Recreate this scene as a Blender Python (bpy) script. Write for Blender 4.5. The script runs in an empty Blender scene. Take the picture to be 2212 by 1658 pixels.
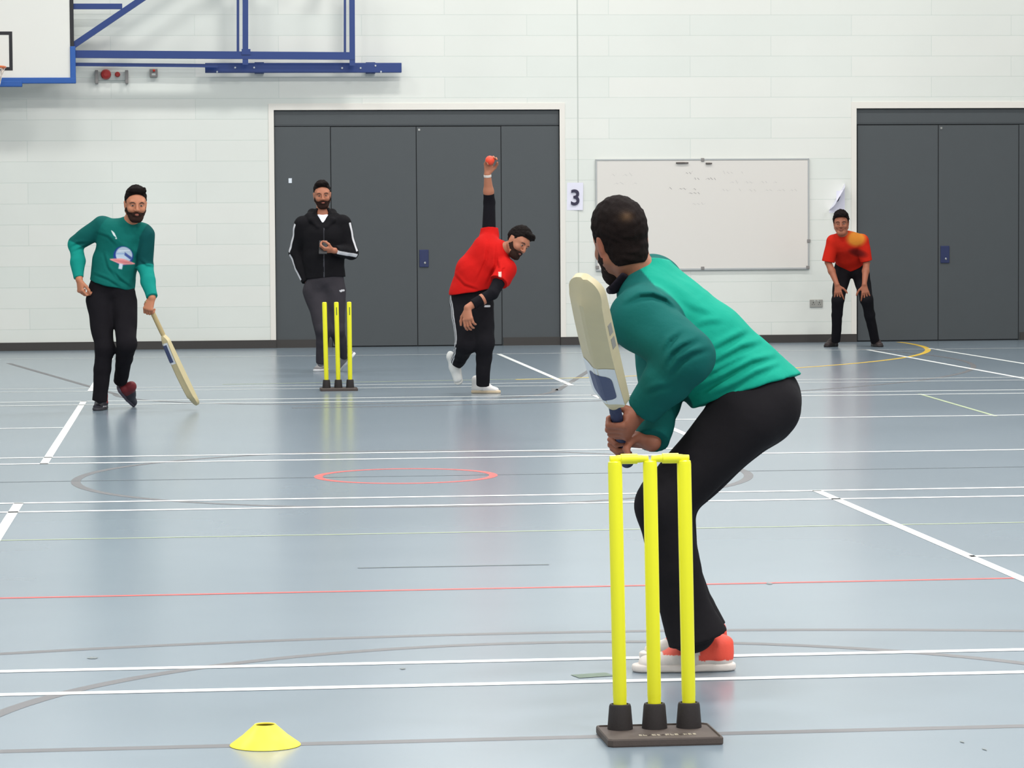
import bpy, bmesh, math, random
import numpy as np
from mathutils import Vector, Matrix
random.seed(4); RNG = np.random.default_rng(4)
SC = bpy.context.scene
COL = SC.collection
pi = math.pi
A = lambda *a: np.array(a if len(a) > 1 else a[0], dtype=float)
def nrm(v):
    v = np.asarray(v, float); return v / (np.linalg.norm(v) + 1e-12)

# ------------------------------------------------------------------ camera frame (calibrated from the court markings)
F, CH, PITCH, YAW, ROLL = 6524.4, 1.3471, .053467, .103501, -.006412
FW = A(math.sin(YAW) * math.cos(PITCH), math.cos(YAW) * math.cos(PITCH), -math.sin(PITCH))
_r0 = A(math.cos(YAW), -math.sin(YAW), 0.); _u0 = np.cross(_r0, FW)
CRT = math.cos(ROLL) * _r0 + math.sin(ROLL) * _u0
CUP = math.cos(ROLL) * _u0 - math.sin(ROLL) * _r0
CAM = A(0, 0, CH)
CR = _r0; CA = A(math.sin(YAW), math.cos(YAW), 0.); Z = A(0, 0, 1.)
YW = 32.871
def ray(x, y): return FW + CRT * (x - 1106) / F + CUP * (829 - y) / F
def P(x, y, D): return CAM + ray(x, y) * D
def W(x, y, Y=YW):
    d = ray(x, y); q = CAM + d * (Y / d[1]); return q
def FL(x, y, z=0.):
    d = ray(x, y); return CAM + d * ((z - CH) / d[2])

# ------------------------------------------------------------------ materials
def lin(c):
    c = np.asarray(c, float) / 255.
    return np.where(c <= .04045, c / 12.92, ((c + .055) / 1.055) ** 2.4)
MATS = {}
def mat(name, rgb=None, rough=.5, metal=0., attr=False, bump=None, var=0., spec=.5, coat=0., sheen=0., scale=40.):
    if name in MATS: return MATS[name]
    m = bpy.data.materials.new(name); m.use_nodes = True; MATS[name] = m
    nt = m.node_tree; b = nt.nodes['Principled BSDF']
    b.inputs['Roughness'].default_value = rough; b.inputs['Metallic'].default_value = metal
    b.inputs['Specular IOR Level'].default_value = spec
    b.inputs['Coat Weight'].default_value = coat
    if sheen: b.inputs['Sheen Weight'].default_value = sheen
    if attr:
        a = nt.nodes.new('ShaderNodeAttribute'); a.attribute_name = 'Col'
        src = a.outputs['Color']
    else:
        r = nt.nodes.new('ShaderNodeRGB'); r.outputs[0].default_value = (*lin(rgb), 1); src = r.outputs[0]
    tc = nt.nodes.new('ShaderNodeTexCoord')
    if var:
        n = nt.nodes.new('ShaderNodeTexNoise'); n.inputs['Scale'].default_value = scale; n.inputs['Detail'].default_value = 3
        nt.links.new(tc.outputs['Object'], n.inputs['Vector'])
        mr = nt.nodes.new('ShaderNodeMapRange'); mr.inputs['To Min'].default_value = 1 - var; mr.inputs['To Max'].default_value = 1 + var
        nt.links.new(n.outputs['Fac'], mr.inputs['Value'])
        mx = nt.nodes.new('ShaderNodeVectorMath'); mx.operation = 'SCALE'
        nt.links.new(src, mx.inputs[0]); nt.links.new(mr.outputs[0], mx.inputs['Scale']); src = mx.outputs[0]
    nt.links.new(src, b.inputs['Base Color'])
    if bump:
        sc, st, ds = bump
        n = nt.nodes.new('ShaderNodeTexNoise'); n.inputs['Scale'].default_value = sc; n.inputs['Detail'].default_value = 3
        nt.links.new(tc.outputs['Object'], n.inputs['Vector'])
        bp = nt.nodes.new('ShaderNodeBump'); bp.inputs['Strength'].default_value = st; bp.inputs['Distance'].default_value = ds
        nt.links.new(n.outputs['Fac'], bp.inputs['Height']); nt.links.new(bp.outputs[0], b.inputs['Normal'])
    return m

# ------------------------------------------------------------------ object helpers
def tag(o, label=None, cat=None, group=None, kind=None):
    if label: o['label'] = label
    if cat: o['category'] = cat
    if group: o['group'] = group
    if kind: o['kind'] = kind
    return o
def empty(name, loc, label=None, cat=None, group=None, kind=None):
    o = bpy.data.objects.new(name, None); COL.objects.link(o); o.location = tuple(loc); o.empty_display_size = .1
    return tag(o, label, cat, group, kind)
def setparent(o, parent):
    # every child mesh is built in world coordinates: shift its vertices into the parent's frame
    if parent is None: return
    off = Vector((0, 0, 0)); q = parent
    while q is not None: off += q.location; q = q.parent
    o.data.transform(Matrix.Translation(-off)); o.parent = parent
def obj(name, verts, faces, m, parent=None, smooth=False, col=None, origin=None, **kw):
    me = bpy.data.meshes.new(name)
    verts = np.asarray(verts, float)
    me.from_pydata(verts.tolist(), [], [tuple(int(i) for i in f) for f in faces]) if not isinstance(faces, np.ndarray) else _fast(me, verts, faces)
    if smooth: me.polygons.foreach_set('use_smooth', np.ones(len(me.polygons), bool))
    if col is not None:
        at = me.color_attributes.new('Col', 'FLOAT_COLOR', 'POINT')
        c = np.ones((len(verts), 4), np.float32); c[:, :3] = lin(col)
        at.data.foreach_set('color', c.ravel())
    for mm in (m if isinstance(m, list) else [m]): me.materials.append(mm)
    me.update()
    o = bpy.data.objects.new(name, me); COL.objects.link(o)
    if parent is not None: setparent(o, parent)
    elif origin is not None:
        me.transform(Matrix.Translation(-Vector(tuple(origin)))); o.location = tuple(origin)
    tag(o, **{k: v for k, v in kw.items() if k in ('label', 'cat', 'group', 'kind')})
    return o
def _fast(me, V, Q):
    n = len(Q)
    me.vertices.add(len(V)); me.vertices.foreach_set('co', V.astype(np.float32).ravel())
    me.loops.add(n * 4); me.loops.foreach_set('vertex_index', Q.astype(np.int32).ravel())
    me.polygons.add(n); me.polygons.foreach_set('loop_start', np.arange(0, n * 4, 4, dtype=np.int32))
    me.validate(); me.update(calc_edges=True)
class MB:
    """collects simple solids into one mesh"""
    def __init__(s): s.v = []; s.f = []
    def add(s, v, f):
        k = len(s.v); s.v += [tuple(map(float, q)) for q in v]; s.f += [tuple(i + k for i in q) for q in f]; return s
    def box(s, lo, hi, bev=0.):
        lo = A(lo); hi = A(hi)
        if bev <= 0:
            v = [(x, y, z) for x in (lo[0], hi[0]) for y in (lo[1], hi[1]) for z in (lo[2], hi[2])]
            return s.add(v, [(0, 1, 3, 2), (4, 6, 7, 5), (0, 4, 5, 1), (2, 3, 7, 6), (0, 2, 6, 4), (1, 5, 7, 3)])
        bm = bmesh.new(); bmesh.ops.create_cube(bm, size=1.)
        for q in bm.verts: q.co = Vector([(lo[i] + hi[i]) / 2 + q.co[i] * (hi[i] - lo[i]) for i in range(3)])
        bmesh.ops.bevel(bm, geom=bm.edges[:], offset=bev, segments=3, profile=.5, affect='EDGES')
        return s.bm(bm)
    def bm(s, bm):
        bm.verts.index_update(); s.add([q.co for q in bm.verts], [[q.index for q in f.verts] for f in bm.faces]); bm.free(); return s
    def obox(s, c, ax, hs):
        c = A(c); v = [c + sum(sg[i] * hs[i] * A(ax[i]) for i in range(3)) for sg in [(a, b, d) for a in (-1, 1) for b in (-1, 1) for d in (-1, 1)]]
        return s.add(v, [(0, 1, 3, 2), (4, 6, 7, 5), (0, 4, 5, 1), (2, 3, 7, 6), (0, 2, 6, 4), (1, 5, 7, 3)])
    def bar(s, a, b, hw, hd, up=(0, 1, 0)):
        a = A(a); b = A(b); z = nrm(b - a); u = nrm(np.cross(z, A(up))); w = np.cross(z, u)
        return s.obox((a + b) / 2, (z, u, w), (np.linalg.norm(b - a) / 2, hw, hd))
    def lathe(s, c, axis, prof, n=32, ref=None):
        axis = nrm(axis); ref = A(1, 0, 0) if ref is None and abs(axis[0]) < .9 else (A(0, 1, 0) if ref is None else A(ref))
        u = nrm(ref - axis * (ref @ axis)); w = np.cross(axis, u); v = []; f = []; m = len(prof)
        for r, h in prof:
            for j in range(n):
                t = 2 * pi * j / n; v.append(A(c) + axis * h + u * r * math.cos(t) + w * r * math.sin(t))
        for i in range(m - 1):
            for j in range(n): f.append((i * n + j, i * n + (j + 1) % n, (i + 1) * n + (j + 1) % n, (i + 1) * n + j))
        f.append(tuple(range(n - 1, -1, -1))); f.append(tuple((m - 1) * n + j for j in range(n)))
        return s.add(v, f)
    def tube(s, pts, r, n=10):
        pts = [A(p) for p in pts]; v = []; f = []
        for i, p in enumerate(pts):
            d = nrm(pts[min(i + 1, len(pts) - 1)] - pts[max(i - 1, 0)])
            ref = Z if abs(d[2]) < .9 else A(1, 0, 0); u = nrm(np.cross(d, ref)); w = np.cross(d, u)
            rr = r[i] if isinstance(r, (list, tuple)) else r
            for j in range(n): v.append(p + rr * (u * math.cos(2 * pi * j / n) + w * math.sin(2 * pi * j / n)))
        for i in range(len(pts) - 1):
            for j in range(n): f.append((i * n + j, i * n + (j + 1) % n, (i + 1) * n + (j + 1) % n, (i + 1) * n + j))
        f.append(tuple(range(n - 1, -1, -1))); f.append(tuple((len(pts) - 1) * n + j for j in range(n)))
        return s.add(v, f)
    def loft(s, rings):
        n = len(rings[0]); v = [q for r in rings for q in r]; f = []
        for i in range(len(rings) - 1):
            for j in range(n): f.append((i * n + j, i * n + (j + 1) % n, (i + 1) * n + (j + 1) % n, (i + 1) * n + j))
        f.append(tuple(range(n - 1, -1, -1))); f.append(tuple((len(rings) - 1) * n + j for j in range(n)))
        return s.add(v, f)
    def build(s, name, m, parent=None, **kw):
        o = obj(name, s.v, s.f, m, parent, **kw)
        bm = bmesh.new(); bm.from_mesh(o.data); bmesh.ops.recalc_face_normals(bm, faces=bm.faces[:]); bm.to_mesh(o.data); bm.free()
        return o
def flatshade(o, ang=.6):
    o.data.polygons.foreach_set('use_smooth', np.ones(len(o.data.polygons), bool))
    bm = bmesh.new(); bm.from_mesh(o.data)
    for e in bm.edges:
        if len(e.link_faces) == 2 and e.calc_face_angle(0) > ang: e.smooth = False
    bm.to_mesh(o.data); bm.free(); return o

# ------------------------------------------------------------------ implicit-surface sculpting
class Vol:
    def __init__(s, lo, hi, h):
        s.lo = A(lo); s.h = h; s.n = np.ceil((A(hi) - s.lo) / h).astype(int) + 1
        s.f = np.full(tuple(s.n), 9., np.float32)
        s.ax = [(s.lo[i] + h * np.arange(s.n[i])).astype(np.float32) for i in range(3)]
    def sub(s, lo, hi):
        i0 = np.clip(np.floor((A(lo) - s.lo) / s.h).astype(int) - 1, 0, s.n); i1 = np.clip(np.ceil((A(hi) - s.lo) / s.h).astype(int) + 2, 0, s.n)
        if np.any(i1 <= i0): return None
        sl = tuple(slice(a, b) for a, b in zip(i0, i1))
        return sl, s.ax[0][sl[0]][:, None, None], s.ax[1][sl[1]][None, :, None], s.ax[2][sl[2]][None, None, :]
    def put(s, sl, d, k, mode):
        a = s.f[sl]
        if mode == 'cut': d = -d
        if mode == 'add':
            if k > 0:
                h = np.clip(.5 + .5 * (d - a) / k, 0, 1); s.f[sl] = d * (1 - h) + a * h - k * h * (1 - h)
            else: s.f[sl] = np.minimum(a, d)
        else:
            if k > 0:
                h = np.clip(.5 - .5 * (d - a) / k, 0, 1); s.f[sl] = d * (1 - h) + a * h + k * h * (1 - h)
            else: s.f[sl] = np.maximum(a, d)
    def cone(s, a, b, ra, rb=None, k=.012, mode='add', flat=False, flata=False):
        a = A(a); b = A(b); rb = ra if rb is None else rb; R = max(ra, rb) + k + 4 * s.h + .02
        g = s.sub(np.minimum(a, b) - R, np.maximum(a, b) + R)
        if g is None: return s
        sl, x, y, z = g; ba = b - a; L2 = ba @ ba + 1e-12; L = math.sqrt(L2)
        px, py, pz = x - a[0], y - a[1], z - a[2]
        tt = (px * ba[0] + py * ba[1] + pz * ba[2]) / L2
        t = np.clip(tt, 0, 1)
        d = np.sqrt((px - ba[0] * t) ** 2 + (py - ba[1] * t) ** 2 + (pz - ba[2] * t) ** 2) - (ra + (rb - ra) * t)
        if flat: d = np.maximum(d, (tt - 1) * L)
        if flata: d = np.maximum(d, -tt * L)
        s.put(sl, d, k, mode); return s
    def chain(s, pts, rs, k=.012, flat=False):
        for i in range(len(pts) - 1): s.cone(pts[i], pts[i + 1], rs[i], rs[i + 1], k, flat=flat and i == len(pts) - 2)
        return s
    def sweep(s, a, b, u, ra, rb, k=.02, flata=False, flatb=False, mode='add', ub=None):
        a = A(a); b = A(b); ba = b - a; L = np.linalg.norm(ba); zz = ba / L
        u = nrm(A(u) - zz * (A(u) @ zz)); w = np.cross(zz, u)
        R = max(*ra, *rb) + k + 4 * s.h + .02
        g = s.sub(np.minimum(a, b) - R, np.maximum(a, b) + R)
        if g is None: return s
        sl, x, y, z = g; px, py, pz = x - a[0], y - a[1], z - a[2]
        h = px * zz[0] + py * zz[1] + pz * zz[2]; t = np.clip(h / L, 0, 1); hz = h - t * L
        W_ = ra[0] + (rb[0] - ra[0]) * t; D_ = ra[1] + (rb[1] - ra[1]) * t; M_ = np.minimum(W_, D_)
        lu = px * u[0] + py * u[1] + pz * u[2]; lv = px * w[0] + py * w[1] + pz * w[2]
        k0 = np.sqrt((lu / W_) ** 2 + (lv / D_) ** 2 + (hz / M_) ** 2) + 1e-6
        k1 = np.sqrt((lu / W_ ** 2) ** 2 + (lv / D_ ** 2) ** 2 + (hz / M_ ** 2) ** 2) + 1e-6
        d = k0 * (k0 - 1) / k1
        if flata: d = np.maximum(d, -h)
        if flatb: d = np.maximum(d, h - L)
        s.put(sl, d, k, mode); return s
    def ell(s, c, M, r, k=.01, mode='add'):
        c = A(c); r = A(r); R = r.max() + k + 4 * s.h + .01
        g = s.sub(c - R, c + R)
        if g is None: return s
        sl, x, y, z = g; x = x - c[0]; y = y - c[1]; z = z - c[2]
        q = [x * M[0, i] + y * M[1, i] + z * M[2, i] for i in range(3)]
        k0 = np.sqrt(sum((q[i] / r[i]) ** 2 for i in range(3))) + 1e-6; k1 = np.sqrt(sum((q[i] / r[i] ** 2) ** 2 for i in range(3))) + 1e-6
        s.put(sl, k0 * (k0 - 1) / k1, k, mode); return s
    def local(s, O, M):
        x = s.ax[0][:, None, None] - O[0]; y = s.ax[1][None, :, None] - O[1]; z = s.ax[2][None, None, :] - O[2]
        return [x * M[0, i] + y * M[1, i] + z * M[2, i] for i in range(3)]
    def plane(s, p, n, k=.004):
        """keep the side the normal points away from"""
        n = nrm(n); d = s.ax[0][:, None, None] * n[0] + s.ax[1][None, :, None] * n[1] + s.ax[2][None, None, :] * n[2] - A(p) @ n
        s.put(tuple(slice(0, q) for q in s.n), d.astype(np.float32), k, 'and'); return s
    def wrinkle(s, amp, freq, seed=0, dirs=None, n=6):
        r = np.random.default_rng(seed); acc = 0
        x, y, z = s.ax[0][:, None, None], s.ax[1][None, :, None], s.ax[2][None, None, :]
        for i in range(n):
            d = r.normal(size=3) if dirs is None else A(dirs) + .35 * r.normal(size=3)
            d = nrm(d) * freq * r.uniform(.6, 1.5); e = nrm(r.normal(size=3)) * freq * .35
            ph = r.uniform(0, 6.3, 2)
            acc = acc + np.sin(d[0] * x + d[1] * y + d[2] * z + ph[0] + 1.3 * np.sin(e[0] * x + e[1] * y + e[2] * z + ph[1]))
        s.f += (amp / math.sqrt(n) * acc).astype(np.float32); return s
    def crease(s, pts, dr, amp, sig, down, depth=.10):
        """a cloth fold along a path on the surface: a rounded ridge with a groove on its lower side"""
        pts = [A(q) for q in pts]; R = 4 * sig + depth
        g = s.sub(np.min(pts, 0) - R, np.max(pts, 0) + R)
        if g is None: return s
        sl, x, y, z = g; n = len(pts) - 1; bd = None
        for i in range(n):
            a, b = pts[i], pts[i + 1]; ba = b - a; ba = ba - dr * (ba @ dr); L = np.linalg.norm(ba) + 1e-9; t_ = ba / L; e_ = nrm(np.cross(dr, t_)); e_ = e_ if e_ @ down > 0 else -e_
            px, py, pz = x - a[0], y - a[1], z - a[2]
            h = px * t_[0] + py * t_[1] + pz * t_[2]; tt = np.clip(h / L, 0, 1); e = px * e_[0] + py * e_[1] + pz * e_[2]; w = px * dr[0] + py * dr[1] + pz * dr[2] - tt * ((b - a) @ dr)
            d = np.sqrt((h - tt * L) ** 2 + e ** 2); d3 = d + 0 * w
            if bd is None: bd, be, bt, bw = d3, e + 0 * w, (tt + i) / n + 0 * w, w + 0 * d
            else:
                m = d3 < bd; bd = np.where(m, d3, bd); be = np.where(m, e, be); bt = np.where(m, (tt + i) / n, bt); bw = np.where(m, w, bw)
        ext = np.sqrt(np.maximum(bd ** 2 - be ** 2, 0))
        pr = np.exp(-(be / sig) ** 2) - 1.1 * np.exp(-((be - 1.5 * sig) / (.8 * sig)) ** 2)
        m = np.sin(pi * np.clip(bt, .03, .97)) ** .5 * np.exp(-(ext / sig) ** 2) * np.clip((depth - np.abs(bw)) / (.3 * depth), 0, 1)
        s.f[sl] = s.f[sl] - (amp * pr * m).astype(np.float32); return s
    def hit(s, o, dr):
        for st in np.arange(0, .9, s.h * .8):
            c = o + dr * st; ii = np.round((c - s.lo) / s.h).astype(int)
            if np.all(ii >= 0) and np.all(ii < s.n) and s.f[tuple(ii)] < 0: return c
        return o + dr * .45
    def mesh(s, iters=1):
        f = s.f; f = np.pad(f, 1, constant_values=9.); n = np.array(f.shape)
        I = f < 0
        c = np.zeros(tuple(n - 1), np.uint8)
        for dx in (0, 1):
            for dy in (0, 1):
                for dz in (0, 1): c += I[dx:n[0] - 1 + dx, dy:n[1] - 1 + dy, dz:n[2] - 1 + dz]
        act = np.argwhere((c > 0) & (c < 8)); idx = np.full(c.shape, -1, np.int32); idx[tuple(act.T)] = np.arange(len(act))
        co = [(dx, dy, dz) for dx in (0, 1) for dy in (0, 1) for dz in (0, 1)]
        val = np.stack([f[act[:, 0] + o[0], act[:, 1] + o[1], act[:, 2] + o[2]] for o in co], 1)
        sm = np.zeros((len(act), 3)); cnt = np.zeros(len(act))
        for i, o in enumerate(co):
            for a in range(3):
                if o[a] == 0:
                    q = list(o); q[a] = 1; j = co.index(tuple(q)); va, vb = val[:, i], val[:, j]
                    m = (va < 0) != (vb < 0); t = np.where(m, va / np.where(m, va - vb, 1), 0)
                    pt = np.tile(A(o), (len(act), 1)); pt[:, a] += t; sm[m] += pt[m]; cnt[m] += 1
        V = act + sm / cnt[:, None]; Q = []
        for a in range(3):
            b, d = (a + 1) % 3, (a + 2) % 3
            sA = [slice(None)] * 3; sB = [slice(None)] * 3; sA[a] = slice(0, -1); sB[a] = slice(1, None)
            i0, i1 = I[tuple(sA)], I[tuple(sB)]
            e = np.argwhere(i0 != i1); e = e[(e[:, b] > 0) & (e[:, d] > 0) & (e[:, b] < n[b] - 1) & (e[:, d] < n[d] - 1)]
            st = i0[tuple(e.T)]
            def g(ob, od):
                q = e.copy(); q[:, b] += ob; q[:, d] += od; return idx[tuple(q.T)]
            q = np.stack([g(-1, -1), g(0, -1), g(0, 0), g(-1, 0)], 1); q[~st] = q[~st][:, ::-1]; Q.append(q)
        Q = np.concatenate(Q); Q = Q[(Q >= 0).all(1)]
        V = s.lo + (V - 1) * s.h
        for _ in range(iters):        # light relaxation
            acc = np.zeros_like(V); w = np.zeros(len(V))
            for i in range(4):
                j = (i + 1) % 4
                np.add.at(acc, Q[:, i], V[Q[:, j]]); np.add.at(acc, Q[:, j], V[Q[:, i]]); np.add.at(w, Q[:, i], 1); np.add.at(w, Q[:, j], 1)
            V = V * .5 + .5 * acc / np.maximum(w, 1)[:, None]
        return V, Q
def bounds(pts, pad):
    p = np.array(pts); return p.min(0) - pad, p.max(0) + pad
def sculpt(name, v, m, parent, col=None, iters=1, **kw):
    V, Q = v.mesh(iters); 
    c = col(V) if callable(col) else (np.tile(A(col), (len(V), 1)) if col is not None else None)
    return obj(name, V, Q, m, parent, smooth=True, col=c, **kw)

# ------------------------------------------------------------------ anatomy
def headframe(yaw, pitch=0., roll=0.):
    """yaw 0 faces the camera, + turns to image right; pitch + looks down; roll + tips the crown to image right"""
    y, p, r = (math.radians(q) for q in (yaw, pitch, roll))
    fwd = -CA * math.cos(y) + CR * math.sin(y); up = Z.copy()
    fwd, up = fwd * math.cos(p) - up * math.sin(p), up * math.cos(p) + fwd * math.sin(p)
    def rot(v):
        a = A(v @ CR, v @ Z, v @ CA)
        return CR * (a[0] * math.cos(r) + a[1] * math.sin(r)) + Z * (a[1] * math.cos(r) - a[0] * math.sin(r)) + CA * a[2]
    fwd, up = rot(fwd), rot(up)
    return np.stack([np.cross(fwd, up), fwd, up], 1)
def Lp(O, M, s, *q): return O + M @ (A(*q) * s)
def head(v, O, M, s=1., ears=True):
    L = lambda *q: Lp(O, M, s, *q)
    v.ell(L(0, -.014, .042), M, A(.075, .096, .080) * s, .0)
    v.ell(L(0, .030, .030), M, A(.066, .060, .062) * s, .02); v.ell(L(0, .006, -.012), M, A(.070, .066, .062) * s, .02)
    v.sweep(L(0, .030, .02), L(0, .040, -.078), M[:, 0], (.064 * s, .058 * s), (.047 * s, .044 * s), .02)
    v.cone(L(-.016, .070, -.098), L(.016, .070, -.098), .018 * s, k=.022)
    for q in (-1, 1):
        v.ell(L(q * .043, .060, -.022), M, A(.024, .026, .024) * s, .018)
        v.cone(L(q * .060, -.005, -.045), L(q * .030, .062, -.092), .020 * s, .017 * s, .022)
    v.cone(L(-.040, .078, .034), L(.040, .078, .034), .013 * s, k=.016)
    for q in (-1, 1):
        v.ell(L(q * .032, .101, .010), M, A(.019, .015, .011) * s, .012, 'cut')
        v.ell(L(q * .032, .078, .009), M, A(.0135, .0125, .0115) * s, .002)
    v.cone(L(0, .090, .026), L(0, .110, -.020), .0085 * s, .0125 * s, .010)
    for q in (-1, 1): v.ell(L(q * .013, .098, -.025), M, A(.010, .012, .008) * s, .006)
    v.ell(L(0, .087, -.052), M, A(.025, .013, .006) * s, .006); v.ell(L(0, .086, -.063), M, A(.021, .013, .0065) * s, .006)
    if ears:
        for q in (-1, 1):
            v.ell(L(q * .074, -.010, .000), M, A(.010, .019, .031) * s, .012)
            v.cone(L(q * .081, -.022, .020), L(q * .077, -.018, -.020), .008 * s, .006 * s, .006)
def facecol(V, O, M, s, skin, lip, brow=(38, 26, 22), base=None):
    q = (V - O) @ M / s; c = np.tile(A(skin), (len(V), 1)) if base is None else base
    def blend(mask, col): c[:] = c * (1 - mask[:, None]) + A(col) * mask[:, None]
    ss = lambda d: np.clip(.5 - d / .35, 0, 1)
    fr = q[:, 1] > .055
    for sg in (-1, 1):
        x, z = q[:, 0] - sg * .032, q[:, 2] - .009
        blend(ss((x / .0135) ** 2 + (z / .0048) ** 2 - 1) * fr, (150, 134, 124))
        blend(ss((x / .0062) ** 2 + (z / .0056) ** 2 - 1) * fr, (30, 20, 18))
        x = (q[:, 0] - sg * .034); z = q[:, 2] - (.033 - 2.2 * (x * sg) ** 2 * 10)
        blend(ss((x / .022) ** 2 + (z / .0048) ** 2 - 1) * fr * .8, brow)
    blend(ss((q[:, 0] / .025) ** 2 + ((q[:, 2] + .057) / .011) ** 2 - 1) * (q[:, 1] > .07) * .8, lip)
    return c
def haircap(parent, O, M, s, m, h, top=.03, side=.008, nape=-.06, fringe=.085, noise=.0035, col=(26, 20, 19), front=0., whorl=None, temple=.0, ruff=None):
    c = O + M @ A(0, -.01, .04); v = Vol(c - .17, c + .17, h)
    L = lambda *q: Lp(O, M, s, *q)
    v.ell(L(0, -.016, .040), M, A(.075 + side, .096 + side, .080 + side) * s, 0)
    v.ell(L(0, -.012 + front * .5, .070), M, A(.070 + side, .082 + front, .050 + top) * s, .02)
    if nape < -.08: v.ell(L(0, -.046, -.040), M, A(.064, .046, .056) * s, .03)
    if ruff:
        for a, b, r in ruff: v.cone(L(*a), L(*b), r * s, r * .8 * s, .012)
    v.wrinkle(noise, 190, 3, n=9); v.wrinkle(noise * .7, 420, 7, n=6)
    x, y, z = [q / s for q in v.local(O, M)]
    ys = [-.14, -.05, -.01, .016, .032, .05, .072, .10]; zs = [nape, nape + .004, nape * .4, temple, .040, .070, fringe - .008, fringe]
    zh = np.interp(y, ys, zs)
    d = (zh - z + 0 * x) * .75 * s
    v.f[:] = np.where(d > v.f, d, v.f)
    for q in (-1, 1): v.ell(L(q * .086, -.008, -.004), M, A(.022, .024, .034) * s, .004, 'cut')
    def cf(V):
        cc = np.tile(A(col), (len(V), 1))
        if whorl is not None:
            q = (V - O) @ M / s; w = np.exp(-(((q - A(whorl)) / A(.02, .03, .016)) ** 2).sum(1))
            cc = cc * (1 - .75 * w[:, None]) + A(120, 92, 66) * .75 * w[:, None]
        return cc
    return sculpt('hair', v, m, parent, cf)
def beard(parent, O, M, s, m, h, thick=.006, col=(30, 22, 21), drop=0.):
    c = O + M @ A(0, .03, -.05); v = Vol(c - .14, c + .14, h)
    L = lambda *q: Lp(O, M, s, *q)
    v.sweep(L(0, .030, .02), L(0, .040, -.078 - drop), M[:, 0], (.063 * s, .058 * s), (.045 * s, .044 * s), .0); v.ell(L(0, .006, -.012), M, A(.070, .066, .062) * s, .02)
    v.cone(L(-.018, .070, -.098 - drop), L(.018, .070, -.098 - drop), .018 * s, k=.022)
    for q in (-1, 1): v.cone(L(q * .058, -.002, -.042), L(q * .029, .062, -.090 - drop), .018 * s, .016 * s, .02)
    for q in (-1, 1): v.ell(L(q * .043, .060, -.022), M, A(.024, .026, .024) * s, .018)
    v.ell(L(0, .086, -.055), M, A(.030, .012, .018) * s, .012)
    v.f -= thick * s; v.wrinkle(.0012, 300, 5, n=7)
    x, y, z = [q / s for q in v.local(O, M)]
    zc = np.interp(y, [-.03, .0, .02, .04, .06, .078, .09, .12], [.02, .016, -.012, -.036, -.048, -.046, -.040, -.038])
    d = np.maximum((z - zc + 0 * x) * .8, (-.022 - y + .25 * (-.03 - z) + 0 * x) * .8) * s
    v.f[:] = np.maximum(v.f, d)
    v.ell(L(0, .104, -.058), M, A(.019, .040, .0065) * s, .004, 'cut')
    return sculpt('beard', v, m, parent, np.array(col, float))
def hand(v, wr, d, n, t, curl, s=1., thumb=None, spread=.1, wristr=.025):
    """wr wrist, d towards the knuckles, n out of the palm, t towards the thumb; curl per finger = three bends in degrees"""
    d = nrm(d); n = nrm(n - d * (A(n) @ d)); t0 = nrm(np.cross(d, n)); t = t0 * (1 if t0 @ A(t) >= 0 else -1)
    K = wr + d * .092 * s
    v.sweep(wr + d * .006, K - d * .008 * s, t, (.027 * s, .019 * s), (.041 * s, .0145 * s), .012)
    v.cone(wr + d * .03 * s + t * .020 * s + n * .008 * s, wr + d * .055 * s + t * .030 * s + n * .010 * s, .016 * s, .013 * s, .012)
    Ls = [(.043, .026, .021), (.047, .030, .022), (.043, .028, .021), (.034, .021, .019)]
    for i in range(4):
        b = K + t * (.031 - .0207 * i) * s - d * (.004 + (.008 if i == 3 else 0)) * s
        a = 0.; sp = spread * (1.5 - i) / 1.5
        for j in range(3):
            a += math.radians(curl[i][j])
            dr = nrm(d * math.cos(a) + n * math.sin(a) + t * sp * math.cos(a))
            e = b + dr * Ls[i][j] * s; r = (.0102, .0092, .0084, .0074)
            v.cone(b, e, r[j] * s, r[j + 1] * s, .004 if j else .007); b = e
    b = wr + d * .030 * s + t * .026 * s + n * .006 * s
    th = thumb or [(.62, .70, .25), (.86, .42, .28), (.95, .15, .25)]
    for j, (q, L_) in enumerate(zip(th, (.042, .034, .027))):
        e = b + nrm(d * q[0] + t * q[1] + n * q[2]) * L_ * s; r = (.0145, .0115, .0105, .0085)
        v.cone(b, e, r[j] * s, r[j + 1] * s, .006); b = e
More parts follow.
